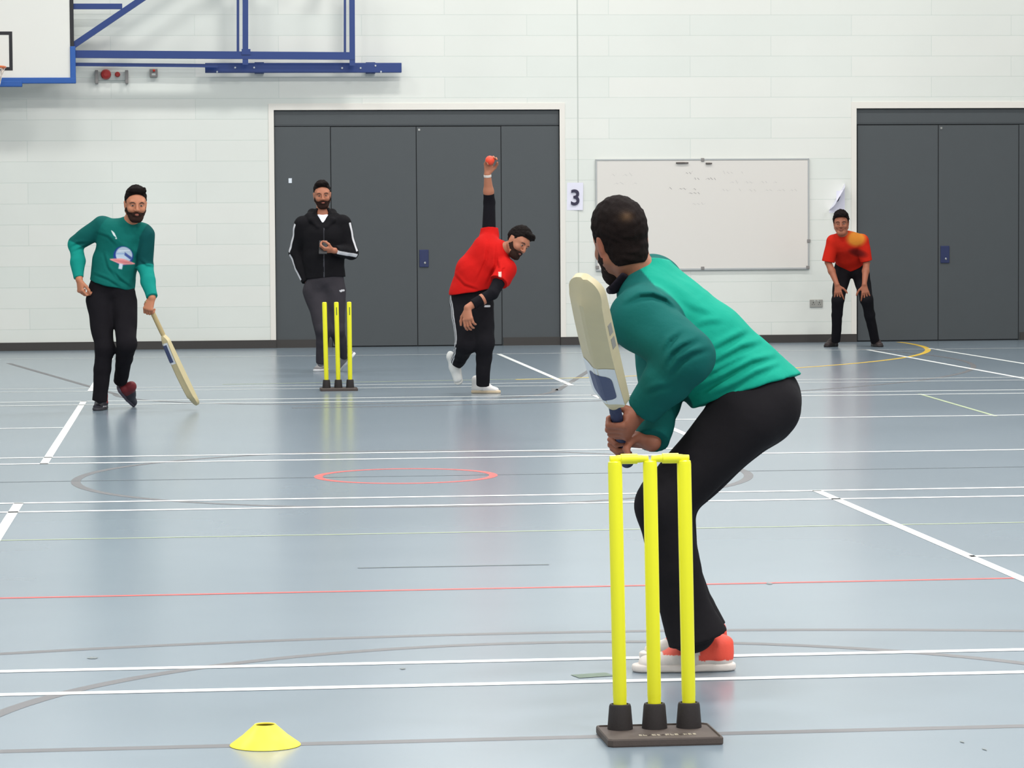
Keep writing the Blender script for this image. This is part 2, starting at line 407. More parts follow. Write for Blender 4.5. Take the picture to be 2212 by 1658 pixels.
def shoe(parent, name, heel, toe, up, mu, ms, ucol, scol, h=.004, width=.040, ankle=None, label=None, high=.075):
    heel = A(heel); toe = A(toe); d = nrm(toe - heel); up = nrm(A(up) - d * (A(up) @ d)); sd = np.cross(d, up); L = np.linalg.norm(toe - heel); w = width
    Q = lambda x, y, z: heel + d * x * L + sd * y + up * z
    M = np.stack([d, sd, up], 1); lo, hi = bounds([heel, toe, Q(.2, 0, .14), Q(0, 0, 0)] + ([ankle] if ankle is not None else []), .08)
    v = Vol(lo, hi, h)
    v.sweep(Q(.12, 0, .040), Q(.45, 0, .038), sd, (w * .78, .034), (w * .98, .036), .0)
    v.sweep(Q(.45, 0, .038), Q(.86, 0, .026), sd, (w * .98, .036), (w * .80, .022), .02)
    v.cone(Q(.14, 0, .045), Q(.13, 0, high), w * .80, w * .78, .02)
    v.cone(Q(.20, 0, high - .006), Q(.55, 0, .052), w * .74, w * .55, .03)
    v.cone(Q(.07, 0, high - .01), Q(.05, 0, high + .012), .016, .012, .02)
    v.plane(Q(0, 0, .010), -up)
    V, Qd = v.mesh(1)
    c = ucol(np.stack([((V - heel) @ d) / L, (V - heel) @ sd, (V - heel) @ up], 1)) if callable(ucol) else ucol
    if not callable(ucol): c = np.tile(A(ucol), (len(V), 1))
    o = obj(name, V, Qd, mu, parent, smooth=True, col=c)
    if label: o['label'] = label
    v2 = Vol(lo, hi, h)
    v2.sweep(Q(.10, 0, .012), Q(.5, 0, .012), sd, (w * .84, .05), (w * 1.02, .05), 0)
    v2.sweep(Q(.5, 0, .012), Q(.87, 0, .012), sd, (w * 1.02, .05), (w * .86, .05), .01)
    v2.plane(Q(0, 0, .024), up, .006); v2.plane(Q(0, 0, 0), -up, .006)
    V, Qd = v2.mesh(1)
    so = obj('sole', V, Qd, ms, None, smooth=True, col=np.tile(A(scol), (len(V), 1)))
    off = Vector((0, 0, 0)); q = o
    while q is not None: off += q.location; q = q.parent
    so.data.transform(Matrix.Translation(-off)); so.parent = o
    return o
def limb(V, a, b, out):
    """position along a limb and angle around it, measured from the outward direction"""
    a, b = A(a), A(b); z = nrm(b - a); L = np.linalg.norm(b - a); q = V - a; t = q @ z / L
    o = nrm(A(out) - z * (A(out) @ z)); w = np.cross(z, o); r = q - np.outer(q @ z, z)
    return t, np.arctan2(r @ w, r @ o), np.linalg.norm(r, axis=1)

SKIN = mat('skin', attr=True, rough=.55, spec=.35, bump=(320, .12, .002))
HAIR = mat('hair_strands', attr=True, rough=.8, spec=.08, bump=(420, .6, .004))
CLOTH = mat('jersey_cloth', attr=True, rough=.85, spec=.1, bump=(38, .22, .008))
TROU = mat('trouser_cloth', attr=True, rough=.9, spec=.1, bump=(25, .25, .01))
SHOE = mat('shoe_upper', attr=True, rough=.6, spec=.35, bump=(120, .2, .003))
SOLE = mat('shoe_sole', attr=True, rough=.55, spec=.3)

def torso(v, J, wd, grow=0., k=.03, neck=True, flata=True, hem=None):
    """wd: half width / half depth at hem-pelvis, waist, chest, neck base"""
    lh = J['hl'] - J['hr']; ls = J['sl'] - J['sr']; lm = nrm(lh) + nrm(ls)
    g = lambda i: (wd[i][0] + grow, wd[i][1] + grow)
    a = J['pel'] if hem is None else hem
    v.sweep(a, J['mid'], lh, g(0), g(1), k, flata=flata)
    v.sweep(J['mid'], J['chest'], lm, g(1), g(2), k)
    v.sweep(J['chest'], J['neck'], ls, g(2), g(3), k)
    for q in ('sl', 'sr'):
        v.cone(J['chest'] * .35 + J['neck'] * .65, J[q], .062 + grow, .056 + grow, k + .02)
WD = [(.165, .115), (.145, .105), (.165, .115), (.085, .065)]
def body(J, O, M, s, parent, h, skin, lip, hands, facefn=None, arm=1.0, leg=1.0, sock=(40, 38, 42)):
    pts = [J[k] for k in J] + [O + M[:, 2] * .17, O + M[:, 1] * .14, O - M[:, 1] * .12]
    for hd in hands: pts.append(hd[0] + nrm(hd[1]) * .19)
    lo, hi = bounds(pts, .10); v = Vol(lo, hi, h)
    wd = [(a - .02, b - .02) for a, b in WD]; wd[3] = (.06, .055)
    torso(v, J, wd, -.014, flata=False)
    v.cone(J['neck'], Lp(O, M, s, 0, -.022, -.055), .058, .053, .03)
    head(v, O, M, s)
    for q in 'lr':
        v.cone(J['s' + q], J['e' + q], .046 * arm, .037 * arm, .03); v.cone(J['e' + q], J['e' + q] * .6 + J['w' + q] * .4, .037 * arm, .039 * arm, .015)
        v.cone(J['e' + q] * .6 + J['w' + q] * .4, J['w' + q], .039 * arm, .026 * arm, .02)
        v.cone(J['h' + q], J['k' + q], .075 * leg, .05 * leg, .03); v.cone(J['k' + q], J['a' + q], .05 * leg, .033 * leg, .02)
    for hd in hands: hand(v, *hd[:6], **(hd[6] if len(hd) > 6 else {}))
    V, Q = v.mesh(1); c = facecol(V, O, M, s, skin, lip)
    c[V[:, 2] < .24] = sock
    if facefn: c = facefn(V, c)
    return obj('body', V, Q, SKIN, parent, smooth=True, col=c)

# ------------------------------------------------------------------ the hall
def wallmat():
    m = bpy.data.materials.new('painted_blockwork'); m.use_nodes = True; nt = m.node_tree; b = nt.nodes['Principled BSDF']
    tc = nt.nodes.new('ShaderNodeTexCoord'); sp = nt.nodes.new('ShaderNodeSeparateXYZ'); cb = nt.nodes.new('ShaderNodeCombineXYZ')
    nt.links.new(tc.outputs['Object'], sp.inputs[0]); nt.links.new(sp.outputs['X'], cb.inputs['X']); nt.links.new(sp.outputs['Z'], cb.inputs['Y'])
    br = nt.nodes.new('ShaderNodeTexBrick'); nt.links.new(cb.outputs[0], br.inputs['Vector'])
    br.offset = .5; br.squash = 1
    br.inputs['Scale'].default_value = 1.; br.inputs['Brick Width'].default_value = 1.8; br.inputs['Row Height'].default_value = .225
    br.inputs['Mortar Size'].default_value = .0038; br.inputs['Mortar Smooth'].default_value = .4; br.inputs['Bias'].default_value = 0
    br.inputs['Color1'].default_value = (*lin((224, 227, 221)), 1); br.inputs['Color2'].default_value = (*lin((230, 230, 224)), 1)
    br.inputs['Mortar'].default_value = (*lin((213, 218, 212)), 1)
    n = nt.nodes.new('ShaderNodeTexNoise'); n.inputs['Scale'].default_value = .55; n.inputs['Detail'].default_value = 3; nt.links.new(tc.outputs['Object'], n.inputs['Vector'])
    mr = nt.nodes.new('ShaderNodeMapRange'); mr.inputs['From Min'].default_value = .3; mr.inputs['From Max'].default_value = .7; mr.inputs['To Min'].default_value = .96; mr.inputs['To Max'].default_value = 1.03
    nt.links.new(n.outputs['Fac'], mr.inputs['Value'])
    mx = nt.nodes.new('ShaderNodeVectorMath'); mx.operation = 'SCALE'; nt.links.new(br.outputs['Color'], mx.inputs[0]); nt.links.new(mr.outputs[0], mx.inputs['Scale'])
    nt.links.new(mx.outputs[0], b.inputs['Base Color'])
    n2 = nt.nodes.new('ShaderNodeTexNoise'); n2.inputs['Scale'].default_value = 3; nt.links.new(tc.outputs['Object'], n2.inputs['Vector'])
    ma = nt.nodes.new('ShaderNodeMath'); ma.operation = 'MULTIPLY_ADD'; nt.links.new(br.outputs['Fac'], ma.inputs[0]); ma.inputs[1].default_value = -1; nt.links.new(n2.outputs['Fac'], ma.inputs[2])
    bp = nt.nodes.new('ShaderNodeBump'); bp.inputs['Strength'].default_value = .35; bp.inputs['Distance'].default_value = .006
    nt.links.new(ma.outputs[0], bp.inputs['Height']); nt.links.new(bp.outputs[0], b.inputs['Normal'])
    b.inputs['Roughness'].default_value = .5; b.inputs['Specular IOR Level'].default_value = .3
    return m
def floormat():
    m = bpy.data.materials.new('sports_vinyl'); m.use_nodes = True; nt = m.node_tree; b = nt.nodes['Principled BSDF']
    tc = nt.nodes.new('ShaderNodeTexCoord')
    n = nt.nodes.new('ShaderNodeTexNoise'); n.inputs['Scale'].default_value = .5; n.inputs['Detail'].default_value = 4; nt.links.new(tc.outputs['Object'], n.inputs['Vector'])
    cr = nt.nodes.new('ShaderNodeValToRGB'); cr.color_ramp.elements[0].position = .3; cr.color_ramp.elements[1].position = .7
    cr.color_ramp.elements[0].color = (*lin(FLOOR_A), 1); cr.color_ramp.elements[1].color = (*lin(FLOOR_B), 1)
    nt.links.new(n.outputs['Fac'], cr.inputs[0])
    n3 = nt.nodes.new('ShaderNodeTexNoise'); n3.inputs['Scale'].default_value = 45; n3.inputs['Detail'].default_value = 5; n3.inputs['Roughness'].default_value = .7; nt.links.new(tc.outputs['Object'], n3.inputs['Vector'])
    c3 = nt.nodes.new('ShaderNodeValToRGB'); c3.color_ramp.elements[0].position = .70; c3.color_ramp.elements[0].color = (1, 1, 1, 1); c3.color_ramp.elements[1].position = .78; c3.color_ramp.elements[1].color = (.72, .74, .75, 1)
    nt.links.new(n3.outputs['Fac'], c3.inputs[0])
    mx = nt.nodes.new('ShaderNodeMix'); mx.data_type = 'RGBA'; mx.blend_type = 'MULTIPLY'; mx.inputs['Factor'].default_value = .15
    nt.links.new(cr.outputs[0], mx.inputs[6]); nt.links.new(c3.outputs[0], mx.inputs[7]); nt.links.new(mx.outputs[2], b.inputs['Base Color'])
    n2 = nt.nodes.new('ShaderNodeTexNoise'); n2.inputs['Scale'].default_value = .9; n2.inputs['Detail'].default_value = 4; nt.links.new(tc.outputs['Object'], n2.inputs['Vector'])
    mr = nt.nodes.new('ShaderNodeMapRange'); mr.inputs['To Min'].default_value = FLOOR_R - .02; mr.inputs['To Max'].default_value = FLOOR_R + .02
    nt.links.new(n2.outputs['Fac'], mr.inputs['Value']); nt.links.new(mr.outputs[0], b.inputs['Roughness'])
    b.inputs['Specular IOR Level'].default_value = FLOOR_S
    return m
FLOOR_A, FLOOR_B, FLOOR_R, FLOOR_S = (119, 132, 143), (126, 139, 150), .225, .5
X0, X1, Y0, ZC = -8., 14.5, -5., 7.4
WALLM = wallmat(); FLOORM = floormat()
PLAIN = mat('low_bounce_white', (186, 188, 186), .7); BACKW = mat('low_bounce_grey', (128, 130, 132), .7)  # unseen walls and ceiling, darkened to cut bounced light and raise contrast
floor = MB().box((X0, Y0, -.2), (X1, YW + .2, 0)).build('floor', FLOORM, kind='structure')
D1 = (.842, 3.955, 2.574); D2 = (7.255, 9.73, 2.577)
far = MB()
for lo, hi in (((X0, 0), (D1[0], ZC)), ((D1[1], 0), (D2[0], ZC)), ((D2[1], 0), (X1, ZC)), ((D1[0], D1[2]), (D1[1], ZC)), ((D2[0], D2[2]), (D2[1], ZC))):
    far.box((lo[0], YW, lo[1]), (hi[0], YW + .2, hi[1]))
wall = far.build('wall_far', WALLM, kind='structure')
MB().box((X0 - .2, Y0, 0), (X0, YW + .2, ZC)).build('wall_left', PLAIN, kind='structure')
MB().box((X1, Y0, 0), (X1 + .2, YW + .2, ZC)).build('wall_right', PLAIN, kind='structure')
MB().box((X0 - .2, Y0 - .2, 0), (X1 + .2, Y0, ZC)).build('wall_back', BACKW, kind='structure')
MB().box((X0 - .2, Y0 - .2, ZC), (X1 + .2, YW + .2, ZC + .2)).build('ceiling', PLAIN, kind='structure')
TRIM = mat('cream_gloss_paint', (234, 229, 221), .4)
for i, (a, b, t) in enumerate((D1, D2)):
    MB().box((a - .058, YW - .008, 0.085), (a, YW + .05, t + .07)).box((b, YW - .008, .085), (b + .058, YW + .05, t + .07)).box((a, YW - .008, t), (b, YW + .05, t + .07)).build('trim_%d' % (i + 1), TRIM, kind='structure')
BASE = mat('charcoal_skirting', (58, 54, 52), .5)
bb = MB()
for a, b, y in ((X0, D1[0], YW), (D1[0], 1.44, YW + .028), (3.325, D1[1], YW + .028), (D1[1], D2[0], YW), (9.112, D2[1], YW + .028), (D2[1], X1, YW)):
    bb.box((a, y - .018, 0), (b, y + .01, .088))
bb.build('baseboard_far', BASE, kind='structure')
JOINT = mat('movement_joint_sealant', (196, 200, 194), .6)
MB().box((4.150, YW - .002, .09), (4.163, YW + .01, ZC)).build('trim_3', JOINT, kind='structure')
# steel doors
DOORM = mat('slate_grey_laminate', (76, 80, 83), .45, var=.03, scale=6., spec=.4)
DARK = mat('dark_gap', (30, 32, 35), .7)
NAVY = mat('navy_plate', (34, 44, 86), .4); STEEL = mat('brushed_steel', (170, 170, 168), .35, 1.)
def doorset(name, x0, x1, top, lx, label):
    root = empty(name, ((x0 + x1) / 2, YW + .03, 0), kind='structure'); root['label'] = label
    y = YW + .028; z0 = .012; zt = 2.394
    MB().box((x0, y + .012, 0), (x1, y + .05, top)).build('door_backing', DARK, root)
    MB().box((x0 + .004, y, zt + .008), (x1 - .004, y + .04, top - .004), .003).build('transom_panel', DOORM, root)
    if lx[0] - x0 > .1: MB().box((x0 + .004, y, .0), (lx[0] - .004, y + .04, zt), .003).build('side_panel', DOORM, root)
    if x1 - lx[2] > .1: MB().box((lx[2] + .004, y, .0), (x1 - .004, y + .04, zt), .003).build('side_panel', DOORM, root)
    MB().box((x0 + .01, y - .004, zt + .022), (x1 - .01, y + .01, zt + .030)).build('transom_bead', DOORM, root)
    for i in (0, 1):
        lf = MB().box((lx[i] + .004, y, z0), (lx[i + 1] - .004, y + .04, zt - .004), .003).build('door_leaf', DOORM, root)
        if i == 1:
            hx = lx[1]
            MB().box((hx + .025, y - .012, .865), (hx + .125, y + .002, 1.055), .004).build('lock_plate', NAVY, lf, label='navy blue lock plate')
            MB().lathe((hx + .085, y - .012, .91), (0, -1, 0), [(.012, 0), (.012, .004), (.009, .006)], 16).build('keyhole_cover', STEEL, lf, label='small steel keyhole cover')
            MB().box((hx + .02, y - .006, 2.345), (hx + .045, y + .002, 2.37), .002).build('door_stud', STEEL, lf)
    return root
doorset('door_1', *D1, (1.454, 2.386, 3.313), 'wide slate grey double door with fixed side panels behind the bowler')
doorset('door_2', *D2, (7.27, 8.185, 9.099), 'slate grey double door at the right end of the far wall')

# ------------------------------------------------------------------ court markings (thin paint, part of the floor)
PW = mat('white_line_paint', (236, 238, 236), .4, spec=.35, var=.03, scale=9)
PK = mat('grey_line_paint', (104, 103, 106), .45, spec=.35, var=.12, scale=4)
PR = mat('red_line_paint', (218, 84, 80), .45, spec=.35, var=.12, scale=5)
PY = mat('yellow_line_paint', (226, 188, 70), .45, spec=.35, var=.1, scale=5)
PYF = mat('worn_yellow_line_paint', (172, 184, 150), .45, spec=.35, var=.12, scale=3)
PB = mat('thin_black_line_paint', (92, 102, 108), .45, spec=.35, var=.2, scale=6)
ZL = [.0004]
def paint(name, quads, m):
    ZL[0] += .00006; z = ZL[0]; mb = MB()
    for q in quads: mb.add([(x, y, z) for x, y in q], [tuple(range(len(q)))])
    o = mb.build(name, m, floor, kind='structure')
    for p in o.data.polygons:
        if p.normal.z < 0: p.flip()
    return o
def seg(a, b, w):
    a = A(a); b = A(b); d = nrm(b - a); n = A(-d[1], d[0]) * w / 2
    return [tuple(a - n), tuple(b - n), tuple(b + n), tuple(a + n)]
def arc(c, r, a0, a1, w, n=120):
    t = np.radians(np.linspace(a0, a1, n + 1)); o = []
    for i in range(n):
        o.append([(c[0] + R * math.cos(q), c[1] + R * math.sin(q)) for R, q in ((r - w / 2, t[i]), (r + w / 2, t[i]), (r + w / 2, t[i + 1]), (r - w / 2, t[i + 1]))])
    return o
XA, XB = -6., 12.
XR, XL, XM = 3.062, -.876, 1.1
paint('court_line', [seg((XM - 1.8, 7.785), (XM + 1.8, 7.80), .05)], PK)
paint('court_line', arc((XM, 3.207), 6.6, 0, 180, .05), PK)
paint('court_line', arc((1.102, 7.814), 1.76, -60, 240, .05), PK)
paint('court_line', arc((1.134, 16.045), 1.785, 0, 360, .05), PK)
paint('court_line', arc((1.1, 24.27), 1.76, 180, 360, .05) + [seg((-.66, 24.25), (-1.85, 29.9), .05), seg((2.86, 24.0), (4.0, 29.4), .05)], PK)
paint('court_line', arc((.677, 28.722), 6.6, -90, 20, .05), PK)
paint('court_line', arc((1.094, 16.041), .467, 0, 360, .045), PR)
paint('court_line', [seg((XA, 10.98), (XB, 11.10), .032)], PR)
paint('court_line', arc((.959, 32.237), 6.748, -75, 4, .06), PY)
paint('court_line', [seg((XA, 13.02), (XB, 13.12), .022)], PYF)
paint('court_line', [seg((.2, 25.5), (3.7, 25.9), .035), seg((5.55, 22.9), (5.43, 20.2), .03)], PYF)
paint('court_line', [seg((XA, 16.03), (XB, 16.01), .018)], PB)
paint('court_line', [seg((.611, 11.77), (1.364, 11.768), .026)], PB)
white = []
for y in (8.731, 9.191, 14.331, 14.791, 17.226, 22.825, 23.286): white.append(seg((XA, y), (XB, y), .052))
white += [seg((XA, 17.686), (XL, 17.686), .052), seg((XL, 17.686), (XR, 17.686), .052), seg((5.05, 17.686), (XB, 17.686), .052)]
for y in (24.70, 25.16, 30.82): white.append(seg((XA, y), (XB, y), .035))
for y in (11.787, 20.28): white += [seg((XA, y), (XL - .02, y), .050), seg((XR, y), (XB, y), .050)]
for x in (XR, XL):
    for a, b in ((8.731, 14.80), (17.21, 23.30), (24.70, 30.84)): white.append(seg((x, a), (x, b), .048))
white.append(seg((7.62, 31.0), (7.70, 24.), .05))
W_ = [seg(tuple(W(1873, 756, 30.8)[:2]), (6.72, 24.9), .045)]
paint('court_line', white, PW)
d0 = FL(1873, 755); d1 = FL(2212, 817)
paint('court_line', [seg((d0[0], d0[1]), (d1[0] + (d1[0] - d0[0]) * .5, d1[1] + (d1[1] - d0[1]) * .5), .05)], PW)
# scuffs
SCF = mat('scuff_mark', (112, 120, 122), .6); TAPE = mat('old_tape_residue', (98, 114, 100), .7, var=.3, scale=30)
def blob(x, y, rx, ry, n=14, seed=0):
    r = np.random.default_rng(seed); return [(x + rx * math.cos(t) * r.uniform(.5, 1), y + ry * math.sin(t) * r.uniform(.5, 1)) for t in np.linspace(0, 2 * pi, n, endpoint=False)]
q = [FL(a, b) for a, b in ((1242, 1461), (1318, 1456))]
paint('tape_residue', [seg((q[0][0], q[0][1]), (q[1][0], q[1][1]), .07)], TAPE)
q = FL(2126, 1618); q2 = FL(2078, 1602); q3 = FL(870, 1444); q4 = FL(1662, 1260); q5 = FL(200, 1421)
paint('scuff', [blob(q[0], q[1], .006, .02, seed=1), blob(q2[0], q2[1], .006, .02, seed=2), blob(q3[0], q3[1], .012, .02, seed=3), blob(q4[0], q4[1], .012, .04, seed=4), blob(q5[0], q5[1], .02, .03, seed=5)], SCF)
d0 = FL(1162, 852); d1 = FL(1229, 820)

# ------------------------------------------------------------------ wall fittings
BLUE = mat('blue_steel_paint', (30, 58, 122), .4, spec=.5); PADB = mat('blue_edge_padding', (38, 90, 168), .5); BLACK = mat('black_edge_strip', (32, 30, 36), .5)
BOARD = mat('white_backboard', (232, 230, 224), .35); ORNG = mat('orange_rim_paint', (226, 110, 48), .4); NET = mat('white_net_cord', (226, 214, 204), .8)
BOLT = mat('bright_bolt_head', (210, 214, 222), .3, .7)
YB = YW - .42
def wx(px, py, y=YB): q = W(px, py, y); return q[0], q[2]
hoop = empty('basketball_goal', (-1.2, YW - .05, 2.8), 'blue steel folding basketball goal with white backboard on the far wall', 'basketball hoop')
bx1 = wx(153, 60)[0]; bzb = wx(150, 172)[1]; bxc = -2.22 + .05; bx0 = bxc - (bx1 - bxc); bzt = bzb + 1.06
MB().box((bx0, YB, bzb), (bx1, YB + .03, bzt), .004).build('backboard', BOARD, hoop)
e = MB(); zk = wx(153, 100)[1]
e.box((bx1 - .01, YB - .006, zk), (bx1 + .03, YB + .036, bzt - .02)).box((bx0 - .03, YB - .006, zk), (bx0 + .01, YB + .036, bzt - .02)).box((bx0 - .03, YB - .007, bzt - .02), (bx1 + .03, YB + .037, bzt + .02))
e.build('edge_strip', BLACK, hoop, label='black edge strip')
e = MB(); e.box((bx1 - .012, YB - .02, bzb - .03), (bx1 + .045, YB + .05, zk), .008).box((bx0 - .045, YB - .02, bzb - .03), (bx0 + .012, YB + .05, zk), .008).box((bx0 - .046, YB - .022, bzb - .04), (bx1 + .046, YB + .052, bzb + .022), .008)
e.box((bxc - .35, YB - .03, bzb - .075), (bxc + .35, YB + .05, bzb - .01), .01)
e.build('edge_padding', PADB, hoop, label='blue edge padding')
xi = wx(27, 110)[0]; zi0 = wx(25, 152)[1]; zi1 = wx(25, 68)[1]; th = .035
e = MB(); x2 = 2 * bxc - xi
for lo, hi in (((x2, zi0), (xi, zi0 + th)), ((x2, zi1 - th), (xi, zi1)), ((x2, zi0 + th), (x2 + th, zi1 - th)), ((xi - th, zi0 + th), (xi, zi1 - th))): e.box((lo[0], YB - .003, lo[1]), (hi[0], YB + .001, hi[1]))
e.build('target_rectangle', BLACK, hoop, label='black target rectangle')
rz = wx(8, 149)[1]; rc = (bxc - .03, YB - .15 - .225, rz); rim = MB()
n = 48; pts = [(rc[0] + .23 * math.cos(2 * pi * i / n), rc[1] + .23 * math.sin(2 * pi * i / n), rz) for i in range(n + 1)]
rim.tube(pts, .011, 8); rim.box((rc[0] - .06, YB - .16, rz - .05), (rc[0] + .06, YB, rz + .02))
ro = rim.build('rim', ORNG, hoop, label='orange steel rim')
net = MB()
for i in range(12):
    for sg in (1, -1):
        pp = []
        for j in range(9):
            t = j / 8; a = 2 * pi * (i / 12) + sg * t * 1.6; r = .225 - .105 * t ** .7; pp.append((rc[0] + r * math.cos(a), rc[1] + r * math.sin(a), rz - .01 - .42 * t))
        net.tube(pp, .005, 5)
net.build('net', NET, ro, label='white cord net')
fr = lambda a, b, y, hw, hd=.02: MB().bar((*wx(*a, y)[:1], y, wx(*a, y)[1]), (*wx(*b, y)[:1], y, wx(*b, y)[1]), hd, hw, up=(0, 1, 0))
FB = [0]
def framebar(a, b, y, hw, hd=.025):
    FB[0] += 1; y = y + .0013 * FB[0]; hd = hd + .0004 * FB[0]
    pa = wx(*a, y); pb = wx(*b, y); A0 = A(pa[0], y, pa[1]); B0 = A(pb[0], y, pb[1]); z = nrm(B0 - A0); w = A(0, 1, 0.); u = np.cross(z, w)
    return MB().obox((A0 + B0) / 2, (z, u, w), (np.linalg.norm(B0 - A0) / 2, hw, hd)).build('frame_tube', BLUE, hoop)
yf = YB + .08
framebar((150, 14), (264, 14), yf, .029); framebar((156, 100), (470, -113), yf, .032)
framebar((158, 117), (766, 121), yf, .040); framebar((150, 139), (470, 142), yf + .05, .018)
framebar((514, -60), (514, 112), yf + .06, .014); framebar((530, -60), (530, 140), yf, .030)
framebar((745, -60), (745, 114), yf + .06, .012); framebar((760, -60), (761, 142), yf, .029)
framebar((522, 112), (541, 112), yf - .03, .03, .01)
pa = wx(443, 147.5, YW - .12); pb = wx(867, 147.5, YW - .12)
MB().box((pa[0], YW - .17, pa[1] - .05), (pb[0], YW - .10, pa[1] + .055), .006).build('wall_rail', BLUE, hoop)
for px in (560, 800):
    q = wx(px, 147, YW - .05); MB().box((q[0] - .05, YW - .11, q[1] - .06), (q[0] + .05, YW, q[1] + .06)).build('wall_bracket', BLUE, hoop)
for px in (500, 700): 
    q = wx(px, -60, YW - .1); MB().box((q[0] - .04, yf - .03, q[1] - .04), (q[0] + .04, YW, q[1] + .04)).build('wall_bracket', BLUE, hoop)
for px, py in ((469, 155), (508, 146), (549, 146), (739, 147), (779, 147), (823, 155), (811, 142)):
    q = wx(px, py, YW - .17); MB().lathe((q[0], YW - .17, q[1]), (0, -1, 0), [(.011, -.004), (.011, .006), (.006, .01)], 12).build('bolt', BOLT, hoop)

# fire sounder in a guard, and a small beacon box
REDP = mat('red_alarm_plastic', (160, 38, 34), .4); GREY = mat('grey_plastic', (136, 132, 130), .5); PALE = mat('pale_plastic', (196, 200, 196), .45)
al = empty('alarm_sounder', (W(242, 164)[0], YW, W(242, 164)[2]), 'red round alarm sounder between two grey guard bars', 'alarm')
x, z = W(242, 164)[0], W(242, 164)[2]
for px in (209, 274): q = W(px, 166)[0]; MB().box((q - .016, YW - .07, z - .085), (q + .016, YW, z + .06), .004).build('guard_bar', GREY, al)
MB().box((x - .165, YW - .02, z - .05), (x + .165, YW, z + .045), .004).build('backplate', PALE, al)
q = W(229, 161); MB().lathe((q[0], YW, q[2]), (0, -1, 0), [(.055, .0), (.055, .05), (.045, .075), (.02, .082)], 28).build('sounder', REDP, al)
q = W(254, 161); MB().lathe((q[0], YW, q[2]), (0, -1, 0), [(.028, .0), (.028, .05), (.018, .06)], 20).build('beacon', REDP, al)
q = W(332, 158); cp = empty('call_point', (q[0], YW, q[2]), 'small grey wall box with a red indicator under the blue frame', 'alarm')
MB().box((q[0] - .042, YW - .04, q[2] - .045), (q[0] + .042, YW, q[2] + .045), .006).build('box', GREY, cp)
MB().lathe((q[0] + .004, YW - .04, q[2] + .026), (0, -1, 0), [(.014, -.002), (.014, .008), (.008, .014)], 16).build('indicator', mat('red_indicator', (214, 60, 44), .3), cp, label='red indicator dome')
MB().box((q[0] - .02, YW - .042, q[2] - .025), (q[0] + .02, YW - .038, q[2] - .005)).build('nameplate', PALE, cp)
# mains socket
q = W(1763, 655); so = empty('mains_socket', (q[0], YW, q[2]), 'metal double mains socket low on the wall below the whiteboard', 'socket')
SOCK = mat('metal_faceplate', (168, 166, 160), .4, .3)
MB().box((q[0] - .072, YW - .012, q[2] - .043), (q[0] + .072, YW, q[2] + .043), .004).build('faceplate', SOCK, so)
for sx in (-.034, .034):
    e = MB()
    for dx, dz, w, h in ((0, .010, .003, .008), (-.011, -.012, .004, .003), (.011, -.012, .004, .003)): e.box((q[0] + sx + dx - w, YW - .0135, q[2] + dz - h), (q[0] + sx + dx + w, YW - .0115, q[2] + dz + h))
    e.build('pin_holes', DARK, so)
    MB().box((q[0] + sx * .55 - .006, YW - .016, q[2] + .022), (q[0] + sx * .55 + .006, YW - .011, q[2] + .036)).build('switch', PALE, so)

# whiteboard
wb = empty('whiteboard', (5.53, YW, 1.42), 'large whiteboard with faint grey writing on the far wall', 'whiteboard')
a = W(1287, 345); b = W(1746, 579); wx0, wx1, wz0, wz1 = a[0], b[0], b[2], a[2]
MB().box((wx0, YW - .022, wz0), (wx1, YW, wz1)).build('board', mat('whiteboard_enamel', (226, 221, 215), .22), wb)
ALU = mat('aluminium_trim', (186, 188, 188), .4, .4); e = MB()
for lo, hi in (((wx0 - .006, wz0 - .012), (wx1 + .006, wz0 + .010)), ((wx0 - .006, wz1 - .010), (wx1 + .006, wz1 + .008)), ((wx0 - .008, wz0), (wx0 + .010, wz1)), ((wx1 - .010, wz0), (wx1 + .008, wz1))): e.box((lo[0], YW - .028, lo[1]), (hi[0], YW, hi[1]), .003)
e.build('board_frame', ALU, wb, label='thin aluminium frame')
for px, py in ((1517, 579), (1517, 345), (1290, 577), (1744, 577), (1746, 520)):
    q = W(px, py); MB().box((q[0] - .018, YW - .034, q[2] - .018), (q[0] + .018, YW, q[2] + .018), .004).build('corner_clip', GREY, wb)
INK = mat('faded_marker_ink', (168, 162, 160), .6); INK2 = mat('fainter_marker_ink', (204, 199, 195), .6)
def scrawl(px0, px1, py, hh, dens, seed):
    r = np.random.default_rng(seed); mb = []; x = px0; pts = []
    while x < px1:
        wlen = r.uniform(14, 34); n = int(wlen / dens); pts = []
        for i in range(n):
            up = (i % 2) * (1 if r.random() > .25 else 1.7); pts.append((x + i * dens + r.uniform(-1, 1), py - hh * (up - .5) + r.uniform(-1, 1)))
        mb.append(pts); x += wlen + r.uniform(5, 9)
    return mb
def writing(lines, m):
    for ln in lines:
        for w_ in ln:
            e = MB(); v = []
            for p0 in w_:
                p = W(*p0); y = A(0, YW - .0226 - p[1], 0); v += [p + y - A(.0022, 0, .0026), p + y + A(.0022, 0, .0026)]
            e.add(v, [(2 * i, 2 * i + 1, 2 * i + 3, 2 * i + 2) for i in range(len(w_) - 1)])
            e.build('written_word', m, wb)
writing([scrawl(1478, 1497, 374, 4, 3.5, 1), scrawl(1496, 1532, 386, 3.5, 3.5, 2), scrawl(1442, 1508, 408, 3, 4, 3), scrawl(1486, 1508, 417, 2.5, 4, 4)], INK)
writing([scrawl(1558, 1618, 373, 3.5, 4, 5), scrawl(1576, 1690, 394, 3, 4, 6), scrawl(1556, 1716, 411, 3, 4, 7), scrawl(1318, 1380, 378, 4, 5, 8), scrawl(1325, 1378, 396, 3, 5, 9), scrawl(1494, 1508, 440, 2, 4, 10)], INK2)
